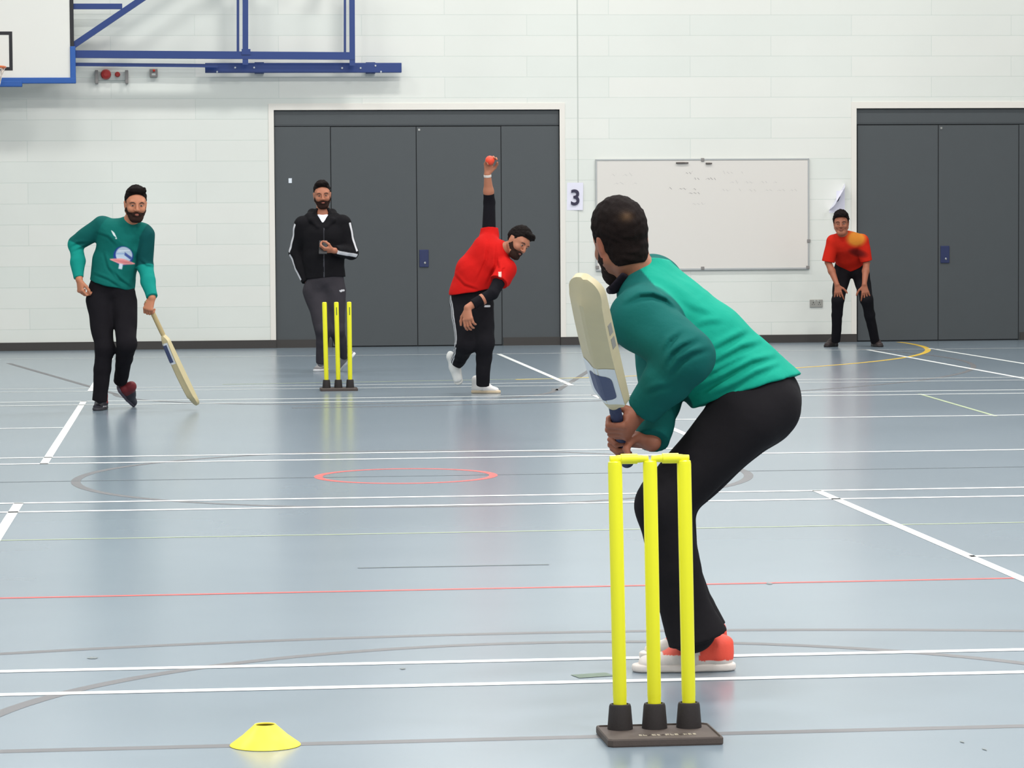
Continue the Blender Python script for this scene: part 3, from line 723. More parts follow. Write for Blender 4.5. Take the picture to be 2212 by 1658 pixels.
for px0, px1, py, lb in ((1459, 1486, 352, 'dark marker pen lying along the top of the whiteboard, longer of two'), (1523, 1537, 353, 'short dark marker stub at the top edge of the whiteboard')):
    p, q = W(px0, py), W(px1, py); y = YW - .036
    o = MB().lathe((p[0], y, p[2]), (1, 0, 0), [(.004, 0), (.009, .004), (.009, (q[0] - p[0]) * .7), (.0075, (q[0] - p[0]) * .71), (.0075, q[0] - p[0] - .003), (.005, q[0] - p[0])], 12).build('marker_pen', mat('dark_pen', (92, 84, 80), .5), origin=(p[0], y, p[2]))
    tag(o, lb, 'pen')
# notices
PAPER = mat('white_paper', (232, 230, 244), .8); INKB = mat('black_print', (52, 48, 72), .7)
def sheet(name, c, w, h, fn, m, origin, nx=10, nz=14):
    v = []; f = []
    for k in (0, 1):
        for j in range(nz + 1):
            for i in range(nx + 1):
                u, t = i / nx - .5, j / nz - .5; q = A(fn(u, t)); v.append(A(c) + A(q[0] * w, -q[1] - (.0 if k else .0012), q[2] * h))
    n = (nx + 1) * (nz + 1)
    for j in range(nz):
        for i in range(nx):
            a = j * (nx + 1) + i; f.append((a, a + 1, a + nx + 2, a + nx + 1)); f.append((n + a, n + a + nx + 1, n + a + nx + 2, n + a + 1))
    rimi = [i for i in range(nx + 1)] + [(j + 1) * (nx + 1) + nx for j in range(nz)] + [nz * (nx + 1) + i for i in range(nx - 1, -1, -1)] + [j * (nx + 1) for j in range(nz - 1, 0, -1)]
    for a, b in zip(rimi, rimi[1:] + rimi[:1]): f.append((a, n + a, n + b, b))
    return obj(name, v, f, m, None, smooth=False, origin=origin)
a, b = W(1226, 393), W(1258, 455); c = ((a[0] + b[0]) / 2, YW, (a[2] + b[2]) / 2)
s3 = sheet('paper_notice', c, .175, .300, lambda u, t: (u + .03 * t, .004 * (u + .5) ** 2 * 4, t), PAPER, c)
tag(s3, 'white paper sheet printed with a black figure three beside the wide grey door', 'notice')
cu = bpy.data.curves.new('three', 'FONT'); cu.body = '3'; cu.size = .235; cu.offset = .0045; cu.align_x = 'CENTER'; cu.align_y = 'CENTER'; cu.extrude = .0004
to = bpy.data.objects.new('tmp', cu); COL.objects.link(to); dg = bpy.context.evaluated_depsgraph_get(); me = bpy.data.meshes.new_from_object(to.evaluated_get(dg)); bpy.data.objects.remove(to)
me.transform(Matrix.Rotation(pi / 2, 4, 'X')); me.transform(Matrix.Translation((.001, -.0182, -.02))); me.materials.clear(); me.materials.append(INKB)
o = bpy.data.objects.new('printed_number', me); COL.objects.link(o); o.parent = s3; o['label'] = 'black printed figure 3'
a = W(1808, 428); c = (a[0], YW, a[2])
def curl(u, t):
    # bottom stuck to the wall, upper left corner peeled forward and folded over
    s_ = max(0., (t - .05) * 1.0 - u * .9); b_ = min(s_, .55)
    return (u + .55 * b_, .16 * math.sin(min(b_ / .55, 1) * 2.2), t - .42 * b_ * (1 - .2 * u))
s4 = sheet('paper_notice', c, .175, .32, curl, PAPER, c, 14, 18)
tag(s4, 'curled white paper sheet peeling off the wall above the crouching fielder', 'notice')
e = MB(); 
q = W(1807, 433); e.add([(q[0] - .035, YW - .055, q[2] - .035), (q[0] + .01, YW - .055, q[2] - .005), (q[0] + .035, YW - .055, q[2] + .05), (q[0] + .0, YW - .055, q[2] + .02)], [(0, 1, 2, 3)])
o = e.build('printed_number', INKB, s4); o['label'] = 'dark corner of a printed figure'
q = W(627, 390); o = MB().box((q[0] - .018, YW + .022, q[2] - .026), (q[0] + .018, YW + .0275, q[2] + .026), .001).build('door_label', mat('white_sticker', (226, 232, 240), .5), origin=(q[0], YW + .025, q[2]))
tag(o, 'tiny white sticker on the left side panel of the wide grey door', 'sticker')

# ------------------------------------------------------------------ wickets, bats, cone
YEL = mat('fluorescent_yellow_plastic', (242, 238, 40), .4, spec=.5); RUB = mat('brown_black_rubber', (78, 67, 62), .7, bump=(300, .2, .002), var=.1, scale=60)
RUBD = mat('dark_rubber_socket', (38, 32, 32), .75, bump=(300, .2, .002)); LET = mat('raised_worn_lettering', (176, 166, 148), .6)
def wicket(loc, ax, label, h=.712, tilts=(0, 0, 0), group=None, text=True, base_d=.30, front=.10, decal=False, sp_=.0955):
    ax = nrm(A(ax[0], ax[1], 0)); ay = A(-ax[1], ax[0], 0.); loc = A(loc); root = empty('wicket', loc, label, 'wicket')
    Q = lambda x, y, z: loc + ax * x + ay * y + Z * z
    # base plate with raised lip
    bm = bmesh.new(); w2, y0, y1 = .150, -front, base_d - front
    pts = [(-w2 + .006, y1), (-w2, y1 - .006), (-w2, y0 + .012), (-w2 + .012, y0), (w2 - .006, y0), (w2, y0 + .006), (w2, y1 - .012), (w2 - .012, y1)]
    pts = [(x, y) for x, y in pts]
    def ringp(s, z): cx, cy = 0, (y0 + y1) / 2; return [Q(cx + (x - cx) * s, cy + (y - cy) * s, z) for x, y in pts]
    MB().loft([ringp(.99, 0), ringp(1, .004), ringp(1, .017), ringp(.985, .021), ringp(.965, .021), ringp(.955, .017)]).build('base_plate', RUB, root)
    for i, sx in enumerate((-sp_, 0, sp_)):
        c = Q(sx, 0, 0.); td = nrm(A(ax) * math.sin(math.radians(tilts[i])) + Z * math.cos(math.radians(tilts[i])))
        so = MB().lathe(Q(sx, 0, .0165), Z, [(.0335, 0), (.0335, .004), (.0290, .060), (.0270, .066), (.0215, .067), (.0215, .060)], 32).build('stump_socket', RUBD, root); flatshade(so)
        a = Q(sx, 0, .070); L = h - .07
        st = MB().lathe(a, td, [(.0170, 0), (.0172, .004), (.0178, .030), (.0182, .032), (.0185, L * .6), (.0186, L - .012), (.0176, L - .004), (.0125, L - .001), (.0100, L - .0005)], 32).build('stump', YEL, root); flatshade(st)
        if decal and i > 0:
            e = MB(); tp = a + td * L; e.obox(tp - td * .075 - ay * .0185 + ax * .002 * (i - 1), (td, ax, ay), (.032, .0035, .0008))
            d = e.build('maker_mark', mat('dark_print', (92, 110, 40), .6), st)
    if text:
        for j in range(13):
            wd = (.0065, .0085, .007, .009, .005, .008, .009, .007, .0075, .006, .008, .007, .006)[j]
            x = TX + (j - 6) * .0118; z = .0176; up, st = .0075, .0011; e = MB()
            e.obox(Q(x - wd / 2, TY, z), (ax, ay, Z), (st, up, .0007))
            if j % 3 != 1: e.obox(Q(x, TY + up - st, z + .0001), (ax, ay, Z), (wd / 2, st * 1.6, .0007))
            if j % 2 == 0: e.obox(Q(x + .0004, TY, z + .0001), (ax, ay, Z), (wd / 2.4, st * 1.4, .0007))
            if j % 4 != 2: e.obox(Q(x, TY - up + st, z + .0001), (ax, ay, Z), (wd / 2, st * 1.6, .0007))
            e.build('raised_letter', LET if j not in (2, 5, 9) else RUB, root)
    return root, Q
WAX = nrm(A(FL(1491, 1572) - FL(1339, 1577)))
NT, FT = (-.95, -.85, -.95), (-.95, -.9, -.15)
base = A(W(1414, 1577, 7.806)[0], 7.806, 0); TX, TY = .016, FL(1428, 1586, .018)[1] - 7.806
nearw, NQ = wicket(base, (1, .012), 'nearer set of three yellow stumps on a dark rubber base in front of the batter', h=.724, tilts=NT, front=.184, base_d=.228, sp_=.0915)
farw, FQ = wicket((W(730.8, 830, 24.46)[0], 24.46, 0), (1, .0), 'farther set of three yellow stumps standing in front of the person with the phone', h=.713, tilts=FT, text=False, base_d=.228, front=.184, decal=True)
def topof(Q, i, h, tilt, sp_):
    sx = (-sp_, 0, sp_)[i]; ax = nrm(Q(1, 0, 0) - Q(0, 0, 0)); td = nrm(ax * math.sin(math.radians(tilt)) + Z * math.cos(math.radians(tilt))); return Q(sx, 0, .07) + td * (h - .07)
T = [topof(NQ, i, .724, t, .0915) for i, t in enumerate(NT)]
for i, lb in ((0, 'yellow bail lying across the first and middle stumps, below the bat handle'), (1, 'yellow bail lying across the middle and last stumps, before the dark trousers')):
    a, b = T[i], T[i + 1]; d = nrm(b - a); a = a - d * (.014 if i == 0 else -.004); b = b + d * (.014 if i == 1 else -.004); L = np.linalg.norm(b - a); r = .0104
    a = a + Z * (.0035)
    o = MB().lathe(a, d, [(.005, 0), (.0085, .001), (.0090, .014), (.0098, .018), (r, .024), (r, L * .285), (.0134, L * .29), (.0136, L * .5), (.0134, L * .71), (r, L * .715), (r, L - .024), (.0098, L - .018), (.0090, L - .014), (.0085, L - .001), (.005, L)], 20).build('bail', YEL, origin=tuple(a))
    flatshade(o, .4); tag(o, lb, 'bail', 'bails on the nearer stumps')
CONE = mat('yellow_marker_plastic', (246, 222, 66), .42, spec=.45)
cl, cr_ = FL(496, 1611), FL(650, 1607); cc = (cl + cr_) / 2; R = np.linalg.norm(cr_ - cl) / 2 * 1.0
o = MB().lathe(cc, Z, [(R - .002, 0), (R, .0015), (R * .98, .004), (R * .64, .027), (R * .335, .052), (R * .30, .0555), (R * .28, .055), (R * .27, .052), (R * .60, .025), (R * .95, .003)], 64)
o.f = o.f[:-2]; o = o.build('marker_cone', CONE, origin=tuple(cc)); flatshade(o, .9); tag(o, 'yellow saucer marker cone on the floor line at the lower left', 'cone')

WOOD = mat('pale_willow', (206, 192, 156), .45, var=.06, scale=18); WOOD2 = mat('worn_willow', (208, 192, 150), .5, var=.06, scale=18); NVY = mat('navy_print', (66, 76, 112), .5); WHT = mat('white_sticker_film', (226, 228, 232), .35); GRIPN = mat('navy_rubber_grip', (44, 54, 88), .7, bump=(200, .4, .003)); GRIPB = mat('tan_grip', (176, 156, 112), .65, bump=(200, .4, .003)); GREYS = mat('grey_sticker', (150, 146, 140), .5)
def bat(label, end, toe, N, wood, grip, hl=.29, L=.85):
    end, toe = A(end), A(toe); l = nrm(toe - end); n = nrm(A(N) - l * (A(N) @ l)); s = np.cross(l, n); root = empty('cricket_bat', end, label, 'bat')
    Q = lambda x, y, z: end + l * x + s * y + n * z
    # n points out of the ridged back of the blade; the striking face is the -n side
    def ring(x, w, e, sp): return [Q(x, -w, -.010), Q(x, -w * .5, -.012), Q(x, 0, -.0125), Q(x, w * .5, -.012), Q(x, w, -.010), Q(x, w, -.010 + e), Q(x, w * .55, -.010 + e + (sp - e) * .42), Q(x, w * .12, -.010 + sp), Q(x, -w * .12, -.010 + sp), Q(x, -w * .55, -.010 + e + (sp - e) * .42), Q(x, -w, -.010 + e)]
    prof = [(hl - .005, .016, .026, .034), (hl + .006, .028, .024, .038), (hl + .018, .044, .024, .042), (hl + .032, .0525, .024, .045)]
    for t in np.linspace(.09, .86, 12): prof.append((hl + (L - hl) * t, .054, .024 + .012 * math.sin(t * 3), .045 + .013 * math.sin(t * 2.9)))
    rs = [ring(*q) for q in prof]
    def surf(x, y):
        w, e, sp = (float(np.interp(x, [q[0] for q in prof], [q[i] for q in prof])) for i in (1, 2, 3))
        a = min(abs(y) / w, 1); return -.010 + float(np.interp(a, [0, .12, .55, 1], [sp, sp, e + (sp - e) * .42, e])), w
    for q in (.89, .92, .945, .965, .98, .99, .997, 1.0): rs.append(ring(hl + (L - hl) * q, .054 * math.sqrt(max(.04, 1 - (max(0, q - .90) / .101) ** 2.2)), .026 - .01 * max(0, q - .9) * 10, .042 - .022 * max(0, q - .89) * 9))
    bl = MB().loft(rs).build('blade', wood, root); flatshade(bl, .5)
    MB().lathe(Q(0.01, 0, .004), l, [(.0160, 0), (.0160, hl + .03)], 20).build('handle', wood, root)
    g = [(.010, 0), (.0185, .001), (.0200, .006), (.0180, .014)]
    for j in range(12): g += [(.0178, .02 + j * (hl - .04) / 12), (.0172, .028 + j * (hl - .04) / 12)]
    g += [(.0168, hl - .012)]
    gr = MB().lathe(Q(0, 0, .004), l, g, 24).build('grip', grip, root); flatshade(gr, .8)
    return root, Q, (l, s, n), surf

# ------------------------------------------------------------------ batter (left-handed, seen from behind)
TEAL, TEALD = A(22, 148, 126), A(19, 90, 86)
BLK = A(30, 28, 31)
def person(label, foot): return empty('person', foot, label, 'person')
def skinset(tone): return tone
def batter():
    D = 9.0; p = lambda x, y, o=0.: P(x, y, D + o)
    root = person('person in a green shirt and black trousers batting behind the nearer yellow stumps', FL(1470, 1448))
    J = dict(pel=p(1640, 862, .03), mid=p(1515, 752, 0), chest=p(1428, 655, 0), neck=p(1390, 603, .0),
             sl=p(1388, 690, -.17), sr=p(1410, 618, .17), el=p(1484, 770, -.30), er=p(1432, 800, .06),
             hl=p(1606, 905, -.09), hr=p(1640, 885, .10), kl=p(1432, 1090, -.10), kr=p(1440, 1082, .22),
             al=p(1490, 1385, -.02), ar=p(1492, 1372, .32))
    O = p(1341, 524, -.02); M = headframe(-158, 6, -9); S = .95
    # bat: handle end low, blade raised and tipped back towards the stumps
    end = p(1357, 998, -.06); lo_, hi_ = -.2, -1.2
    for _ in range(40):
        m_ = (lo_ + hi_) / 2
        if np.linalg.norm(p(1264, 598, m_) - end) < .85: lo_ = m_
        else: hi_ = m_
    toe = p(1264, 598, m_)
    BN = -CA * .86 - CR * .50
    bt, BQ, (bl, bs, bn), bsurf = bat('pale cricket bat with a navy sticker raised by the near batter', end, toe, BN, WOOD, GRIPN)
    for x0, x1, m, nm, lb, w, dz in ((.325, .50, WHT, 'sticker', 'white sticker with navy print', 1., .0012), (.345, .47, NVY, 'printed_badge', None, .72, .0022)):
        v = []
        for x in np.linspace(x0, x1, 18):
            w_ = bsurf(x, 0)[1] * w
            if nm == 'printed_badge': w_ *= (max(.1, 1 - abs((x - (x0 + x1) / 2) / ((x1 - x0) / 2)) ** 8))
            for y in np.linspace(-w_, w_, 11): v.append(BQ(x, y, bsurf(x, y)[0] + dz))
        o = MB().add(v, [(i * 11 + j, i * 11 + j + 1, (i + 1) * 11 + j + 1, (i + 1) * 11 + j) for i in range(17) for j in range(10)]).build(nm, m, bt)
        if lb: o['label'] = lb
    for x in (.60, .66): MB().obox(BQ(x, .0542, .006), (bl, bs, bn), (.022, .0006, .008)).build('edge_sticker', GREYS, bt)
    # hands round the handle
    hb = BQ(.185, 0, .004); ht = BQ(.085, 0, .004)
    nb = nrm(-CR * .62 + CA * .78); nb = nrm(nb - bl * (nb @ bl)); db = nrm(np.cross(nb, bl)); db = db if db @ (-CR - CA) > 0 else -db
    wl_ = hb - nb * .030 - db * .075
    nt = nrm(-CR * .35 - CA * .93); nt = nrm(nt - bl * (nt @ bl)); dt = nrm(np.cross(nt, bl)); dt = dt if dt @ (-CR + CA) > 0 else -dt
    wr_ = ht - nt * .030 - dt * .075
    J['wl'] = wl_ - db * .005; J['wr'] = wr_ - dt * .005
    cu = [(62, 85, 55)] * 3 + [(66, 88, 58)]
    thb = [(.30, .45, .80), (.0, .2, .95), (-.5, .05, .85)]
    skin = A(150, 98, 74); lip = (120, 66, 56)
    def fc(V, c):
        # short-cropped beard shadow and reddish ears
        q = (V - O) @ M / S; e = np.clip((np.abs(q[:, 0]) - .066) / .01, 0, 1) * (np.abs(q[:, 2]) < .05) * (q[:, 1] < .02)
        hm = np.minimum(np.linalg.norm(V - hb, axis=1), np.linalg.norm(V - ht, axis=1)) < .14
        c[hm] = c[hm] * .5 + A(146, 84, 66) * .5
        return c * (1 - .3 * e[:, None]) + A(178, 92, 76) * .3 * e[:, None]
    body(J, O, M, S, root, .004, skin, lip, [(wl_, db, nb, bl, cu, 1.0, dict(thumb=thb, spread=.04)), (wr_, dt, nt, bl, cu, 1.0, dict(thumb=thb, spread=.04))], fc)
    haircap(root, O, M, S, HAIR, .0035, top=.028, side=.009, nape=-.081, fringe=.085, noise=.0014, col=(27, 20, 19), whorl=(-.012, -.10, .066), temple=-.012)
    beard(root, O, M, S, HAIR, .004, thick=.006, col=(40, 30, 28))
    # jersey
    lo, hi = bounds([J[k] for k in J if k[0] not in 'ka'] + [O], .20); v = Vol(lo, hi, .0045)
    hem = p(1640, 868, .02); lat = J['sl'] - J['sr']
    hd = nrm(J['mid'] - p(1622, 860, .02))
    h0 = p(1645, 884, .02)
    v.sweep(h0, J['mid'], J['hl'] - J['hr'], (.188, .156), (.160, .142), 0)
    v.sweep(J['mid'], p(1450, 692, 0), lat, (.160, .142), (.170, .124), .03)
    v.sweep(p(1450, 692, 0), p(1400, 630, 0), lat, (.170, .124), (.12, .09), .03)
    v.cone(p(1402, 628, 0), p(1385, 596, .01), .080, .066, .03, flat=True)
    v.cone(p(1405, 630, .01), p(1397, 574, .03), .088, .062, .03, flat=True)
    v.wrinkle(.0024, 24, 12, n=8)
    # long diagonal folds running from the waist up across the back, and short ones inside the elbow
    def fold(path, amp, sig=.011):
        dr = nrm(p(*path[len(path) // 2]) - CAM); v.crease([v.hit(p(x, y, -.5), dr) for x, y in path], dr, amp, sig, -Z)
    BF = [([(1495, 842), (1540, 818), (1580, 796), (1625, 774), (1672, 764)], .012), ([(1520, 790), (1560, 766), (1600, 744), (1638, 734)], .010),
          ([(1530, 852), (1585, 826), (1630, 800), (1676, 782)], .009), ([(1530, 752), (1575, 728), (1608, 712)], .008), ([(1510, 812), (1540, 797), (1580, 776), (1616, 760)], .008), ([(1500, 700), (1530, 690), (1560, 688)], .004), ([(1470, 640), (1500, 660), (1540, 672)], .003)]
    for path, r in BF: fold(path, r)
    v.plane(p(1610, 846, 0), CR * .30 - Z * .954 - CA * .1, .006)
    for q, rs in (('l', (.090, .080, .070, .052)), ('r', (.088, .075, .065, .05))):
        cu_ = J['w' + q] + (J['e' + q] - J['w' + q]) * .02
        v.cone(J['chest'] * .5 + J['s' + q] * .5, J['s' + q], .10, rs[0], .05)
        v.cone(J['s' + q], J['e' + q], rs[0], rs[1], .035); v.cone(J['e' + q], J['e' + q] * .55 + cu_ * .45, rs[1] - .004, rs[2], .02); v.cone(J['e' + q] * .55 + cu_ * .45, cu_, rs[2], rs[3], .015, flat=True)
    SF = [([(1350, 648), (1380, 632), (1412, 630), (1442, 642), (1470, 668)], .009), ([(1434, 786), (1446, 760), (1472, 740), (1502, 728)], .009), ([(1446, 800), (1464, 774), (1492, 757), (1524, 748)], .009), ([(1430, 756), (1442, 732), (1466, 712)], .007), ([(1395, 842), (1420, 830), (1450, 826)], .004)]
    for path, r in SF: fold(path, r, .010)
    v.wrinkle(.0012, 60, 4, n=8)
    sa, sb, sc_ = p(1372, 566, -.05), p(1452, 648, -.05), p(1545, 775, -.05)
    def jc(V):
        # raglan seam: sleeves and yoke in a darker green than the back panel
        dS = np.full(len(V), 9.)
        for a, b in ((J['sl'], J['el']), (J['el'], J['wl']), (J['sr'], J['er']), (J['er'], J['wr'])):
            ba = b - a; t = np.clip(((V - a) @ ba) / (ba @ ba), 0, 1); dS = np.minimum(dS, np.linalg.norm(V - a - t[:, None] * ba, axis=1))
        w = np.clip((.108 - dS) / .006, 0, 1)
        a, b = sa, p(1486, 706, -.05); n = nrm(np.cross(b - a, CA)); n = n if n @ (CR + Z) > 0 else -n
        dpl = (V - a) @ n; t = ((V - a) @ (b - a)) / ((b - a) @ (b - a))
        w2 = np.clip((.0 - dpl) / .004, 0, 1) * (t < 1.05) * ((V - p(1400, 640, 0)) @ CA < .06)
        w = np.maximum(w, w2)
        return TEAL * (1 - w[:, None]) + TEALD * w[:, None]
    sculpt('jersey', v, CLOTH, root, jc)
    # stand-up collar with its dark lining at the throat
    v = Vol(*bounds([p(1400, 565, 0), p(1310, 640, -.1), p(1380, 600, .12)], .06), .004)
    v.sweep(p(1352, 596, -.070), p(1322, 628, -.055), CR * .8 + Z * .6, (.025, .007), (.023, .007), 0, flatb=True)
    v.sweep(p(1340, 598, .045), p(1316, 626, .02), CR * .8 + Z * .6, (.016, .007), (.014, .007), .004, flatb=True)
    v.chain([p(1322, 628, -.05), p(1317, 628, .02)], [.010, .010], .01)
    sculpt('collar', v, CLOTH, root, A(34, 30, 38), label='black inner collar')
    # trousers
    lo, hi = bounds([J[k] for k in ('pel', 'hl', 'hr', 'kl', 'kr', 'al', 'ar')], .24); v = Vol(lo, hi, .005)
    v.sweep(p(1606, 842, .02), p(1634, 876, .02), J['hl'] - J['hr'], (.150, .112), (.170, .128), 0)
    v.ell(p(1648, 872, -.03), np.eye(3), (.10, .11, .095), .05); v.ell(p(1655, 862, .08), np.eye(3), (.095, .10, .10), .05)
    for q, o in (('l', 0), ('r', 0)):
        v.cone(J['h' + q], J['k' + q], .106, .080, .04); v.cone(J['k' + q], J['k' + q] * .55 + J['a' + q] * .45, .082, .070, .03)
        v.cone(J['k' + q] * .55 + J['a' + q] * .45, J['a' + q] + Z * .045, .070, .080, .02); v.cone(J['a' + q] + Z * .07, J['a' + q] + CR * .022 + Z * .008, .080, .092, .01, flat=True)
    v.wrinkle(.0035, 24, 21, n=8)
    sculpt('trousers', v, TROU, root, BLK)
    # shoes
    def uc(q):
        c = np.tile(A(226, 216, 210), (len(q), 1)); c[(q[:, 0] < .36 - .5 * (q[:, 2] - .04)) & (q[:, 2] > .034)] = (232, 82, 64)
        c[(np.abs(q[:, 0] - .46 - .6 * (q[:, 2] - .04)) < .025)] = (120, 110, 120); c[(q[:, 0] > .52) & (q[:, 0] < .70) & (q[:, 2] > .052)] = (230, 96, 78); return c
    a = FL(1584, 1446, .0); b = FL(1364, 1450, .0); sh = shoe(root, 'shoe', a, b, Z, SHOE, SOLE, uc, (222, 212, 206), .004, .046, label='white and orange left shoe', high=.072)
    a = FL(1566, 1412, 0); b = FL(1384, 1424, 0); shoe(root, 'shoe', a, b, Z, SHOE, SOLE, uc, (222, 212, 206), .004, .046, label='white and orange right shoe', high=.072)
batter()

# ------------------------------------------------------------------ the others
def stripes(V, c, segs, offs, half, col, soft=.0025, t0=0., t1=1.):
    """thin tape sewn along limb segments; offs = arc-length offsets from the outward line"""
    for a, b, out in segs:
        t, an, r = limb(V, a, b, out)
        for of in offs:
            w = np.clip((half - np.abs(an * r - of)) / soft + .5, 0, 1) * (t > t0 - .02) * (t < t1 + .02) * (r < .14)
            c = c * (1 - w[:, None]) + A(col) * w[:, None]
    return c
def legs_mesh(root, J, rs, col, bottom=-.03, waist=None, seed=3, h=.005, name='trousers', wr=.003, colf=None, dims=((.150, .105), (.165, .118)), butt=None, **kw):
    keys = [k for k in ('pel', 'hl', 'hr', 'kl', 'kr', 'al', 'ar')]
    lo, hi = bounds([J[k] for k in keys], .24); v = Vol(lo, hi, h)
    w0 = waist if waist is not None else J['pel'] * .6 + J['mid'] * .4
    v.sweep(w0, J['pel'], J['hl'] - J['hr'], *dims, 0, flata=True)
    if butt is not None:
        for c, r in butt: v.ell(c, np.eye(3), r, .05)
    for q in 'lr':
        r0, r1, r2, r3 = rs[q] if isinstance(rs, dict) else rs
        K, H, N = J['k' + q], J['h' + q], J['a' + q]; d = nrm(K - N)
        v.cone(H, K, r0, r1, .04); v.cone(K, K * .6 + N * .4, r1, r2, .025); v.cone(K * .6 + N * .4, N + d * bottom, r2, r3, .015, flat=True)
    v.wrinkle(wr, 26, seed, n=8); v.wrinkle(wr * .5, 55, seed + 1, n=6)
    f = colf or (lambda V: np.tile(A(col), (len(V), 1)))
    return sculpt(name, v, TROU, root, f, **kw)
def relaxed(a=18): return [(a, a + 12, a), (a + 5, a + 14, a), (a + 8, a + 16, a), (a + 10, a + 18, a)]

def segd(V, a, b):
    ba = A(b) - A(a); t = np.clip(((V - A(a)) @ ba) / (ba @ ba), 0, 1); return np.linalg.norm(V - A(a) - t[:, None] * ba, axis=1)
def sleevemask(V, J, q, r=.07, rt=.165):
    """1 on the sleeve of that arm, 0 on the trunk"""
    d = np.minimum(segd(V, J['s' + q], J['e' + q]), segd(V, J['e' + q], J['w' + q])) - r
    t = np.minimum(segd(V, J['pel'], J['mid']), segd(V, J['mid'], J['chest'])) - rt
    t = np.minimum(t, segd(V, J['chest'], J['neck']) - rt * .8)
    return np.clip((t - d) / .008 + .5, 0, 1)
def nonstriker():
    D = 21.95; p = lambda x, y, o=0.: P(x, y, D + o)
    root = person('person in a teal jersey leaning forward with a lowered bat on the left side', FL(215, 888))
    J = dict(pel=p(241, 622, .04), mid=p(250, 565, .02), chest=p(263, 510, -.02), neck=p(279, 487, -.05),
             sr=p(222, 487, -.02), sl=p(312, 505, -.05), er=p(164, 528, .03), wr=p(171, 603, -.06), el=p(313, 575, -.02), wl=p(321, 637, -.12),
             hr=p(215, 650, .02), hl=p(268, 652, .04), kr=p(225, 752, -.07), kl=p(274, 742, -.14), ar=p(216, 862, -.01), al=p(260, 822, .17))
    O = p(293, 443, -.13); M = headframe(14, 8, 2); S = .96
    skin, lip = A(186, 122, 92), (150, 84, 72)
    # hands: the viewer's left one loosely closed, the other round the bat handle
    dr_ = nrm(-Z * .95 + CR * .12 - CA * .1); nr_ = nrm(CR * .75 + CA * .55)
    end = p(318, 648, -.16); toe = end + nrm(p(412, 846, .0) - end) * .85
    bt, BQ, (bl, bs, bn), bsurf = bat('cricket bat hanging low from the hand of the leaning player on the left', end, toe, -CR * .80 - CA * .45, WOOD2, GRIPB)
    for x0, x1, w, m, nm, dz in ((.335, .50, .9, WHT, 'sticker', .0014), (.35, .485, .62, NVY, 'printed_badge', .0026)):
        v = []
        for x in np.linspace(x0, x1, 10):
            for y in np.linspace(-1, 1, 9): z, ww = bsurf(x, 0); zz, _ = bsurf(x, y * ww * w); v.append(BQ(x, y * ww * w, zz + dz))
        MB().add(v, [(i * 9 + j, i * 9 + j + 1, (i + 1) * 9 + j + 1, (i + 1) * 9 + j) for i in range(9) for j in range(8)]).build(nm, m, bt)
    gc = BQ(.06, 0, .004); nl = nrm(CA * .9 + CR * .3); dl2 = nrm(-Z * .86 - CR * .30 - CA * .1); nl = nrm(nl - dl2 * (nl @ dl2)); wl = gc - nl * .030 - dl2 * .070; J['wl'] = wl - dl2 * .004
    body(J, O, M, S, root, .0038, skin, lip, [
        (J['wr'], dr_, nr_, -CA + CR * .2, [(40, 55, 35), (48, 60, 40), (52, 62, 40), (55, 62, 40)], 1.0, dict(thumb=[(.7, .5, .4), (.9, .1, .45), (.9, -.1, .4)], spread=.05)),
        (wl, dl2, nl, -CR, [(50, 75, 50)] * 4, .98, dict(thumb=[(.6, .45, .6), (.75, .1, .7), (.6, -.2, .8)], spread=.03))])
    haircap(root, O, M, S, HAIR, .0035, top=.034, side=.006, nape=-.055, fringe=.106, front=.002, noise=.002, ruff=[((-.045, .062, .122), (.045, .064, .122), .024)])
    beard(root, O, M, S, HAIR, .0035, thick=.0035, col=(50, 34, 29))
    lo, hi = bounds([J[k] for k in J if k[0] not in 'ka'], .18); v = Vol(lo, hi, .0045)
    hem = p(240, 621, .04)
    torso(v, J, [(.165, .130), (.155, .120), (.172, .122), (.070, .058)], .0, .03, hem=hem, flata=False)
    v.sweep(J['mid'], p(238, 640, .04), J['hl'] - J['hr'], (.155, .120), (.168, .135), .02)
    v.plane(p(240, 617, .04), -Z + CR * -.26 * -1 * -1, .006)
    for q in 'lr':
        v.cone(J['s' + q], J['e' + q], .074, .060, .03); c = J['w' + q] + (J['e' + q] - J['w' + q]) * .03
        v.cone(J['e' + q], J['e' + q] * .5 + c * .5, .058, .052, .02); v.cone(J['e' + q] * .5 + c * .5, c, .052, .040, .015, flat=True)
    v.wrinkle(.0042, 24, 31, n=8); v.wrinkle(.0018, 55, 32, n=7)
    # drag folds across the front
    def fold(vv, path, amp, sig=.012):
        dr = nrm(p(*path[len(path) // 2]) - CAM); vv.crease([vv.hit(p(x, y, -.5), dr) for x, y in path], dr, amp, sig, -Z)
    for path, a_ in (([(248, 582), (262, 600), (284, 616)], .008), ([(228, 545), (236, 575), (256, 602)], .006), ([(300, 520), (290, 555), (288, 600)], .006), ([(205, 588), (235, 600), (270, 622)], .006), ([(212, 500), (235, 508), (252, 526)], .005), ([(152, 530), (166, 522), (184, 520)], .006), ([(155, 540), (168, 534), (180, 530)], .006), ([(306, 560), (318, 570), (330, 572)], .006)): fold(v, path, a_)
    lc, up = p(264, 556, -.14), nrm(Z + CR * .20); rt = nrm(CR - up * (CR @ up))
    pu = p(246, 505, -.14)
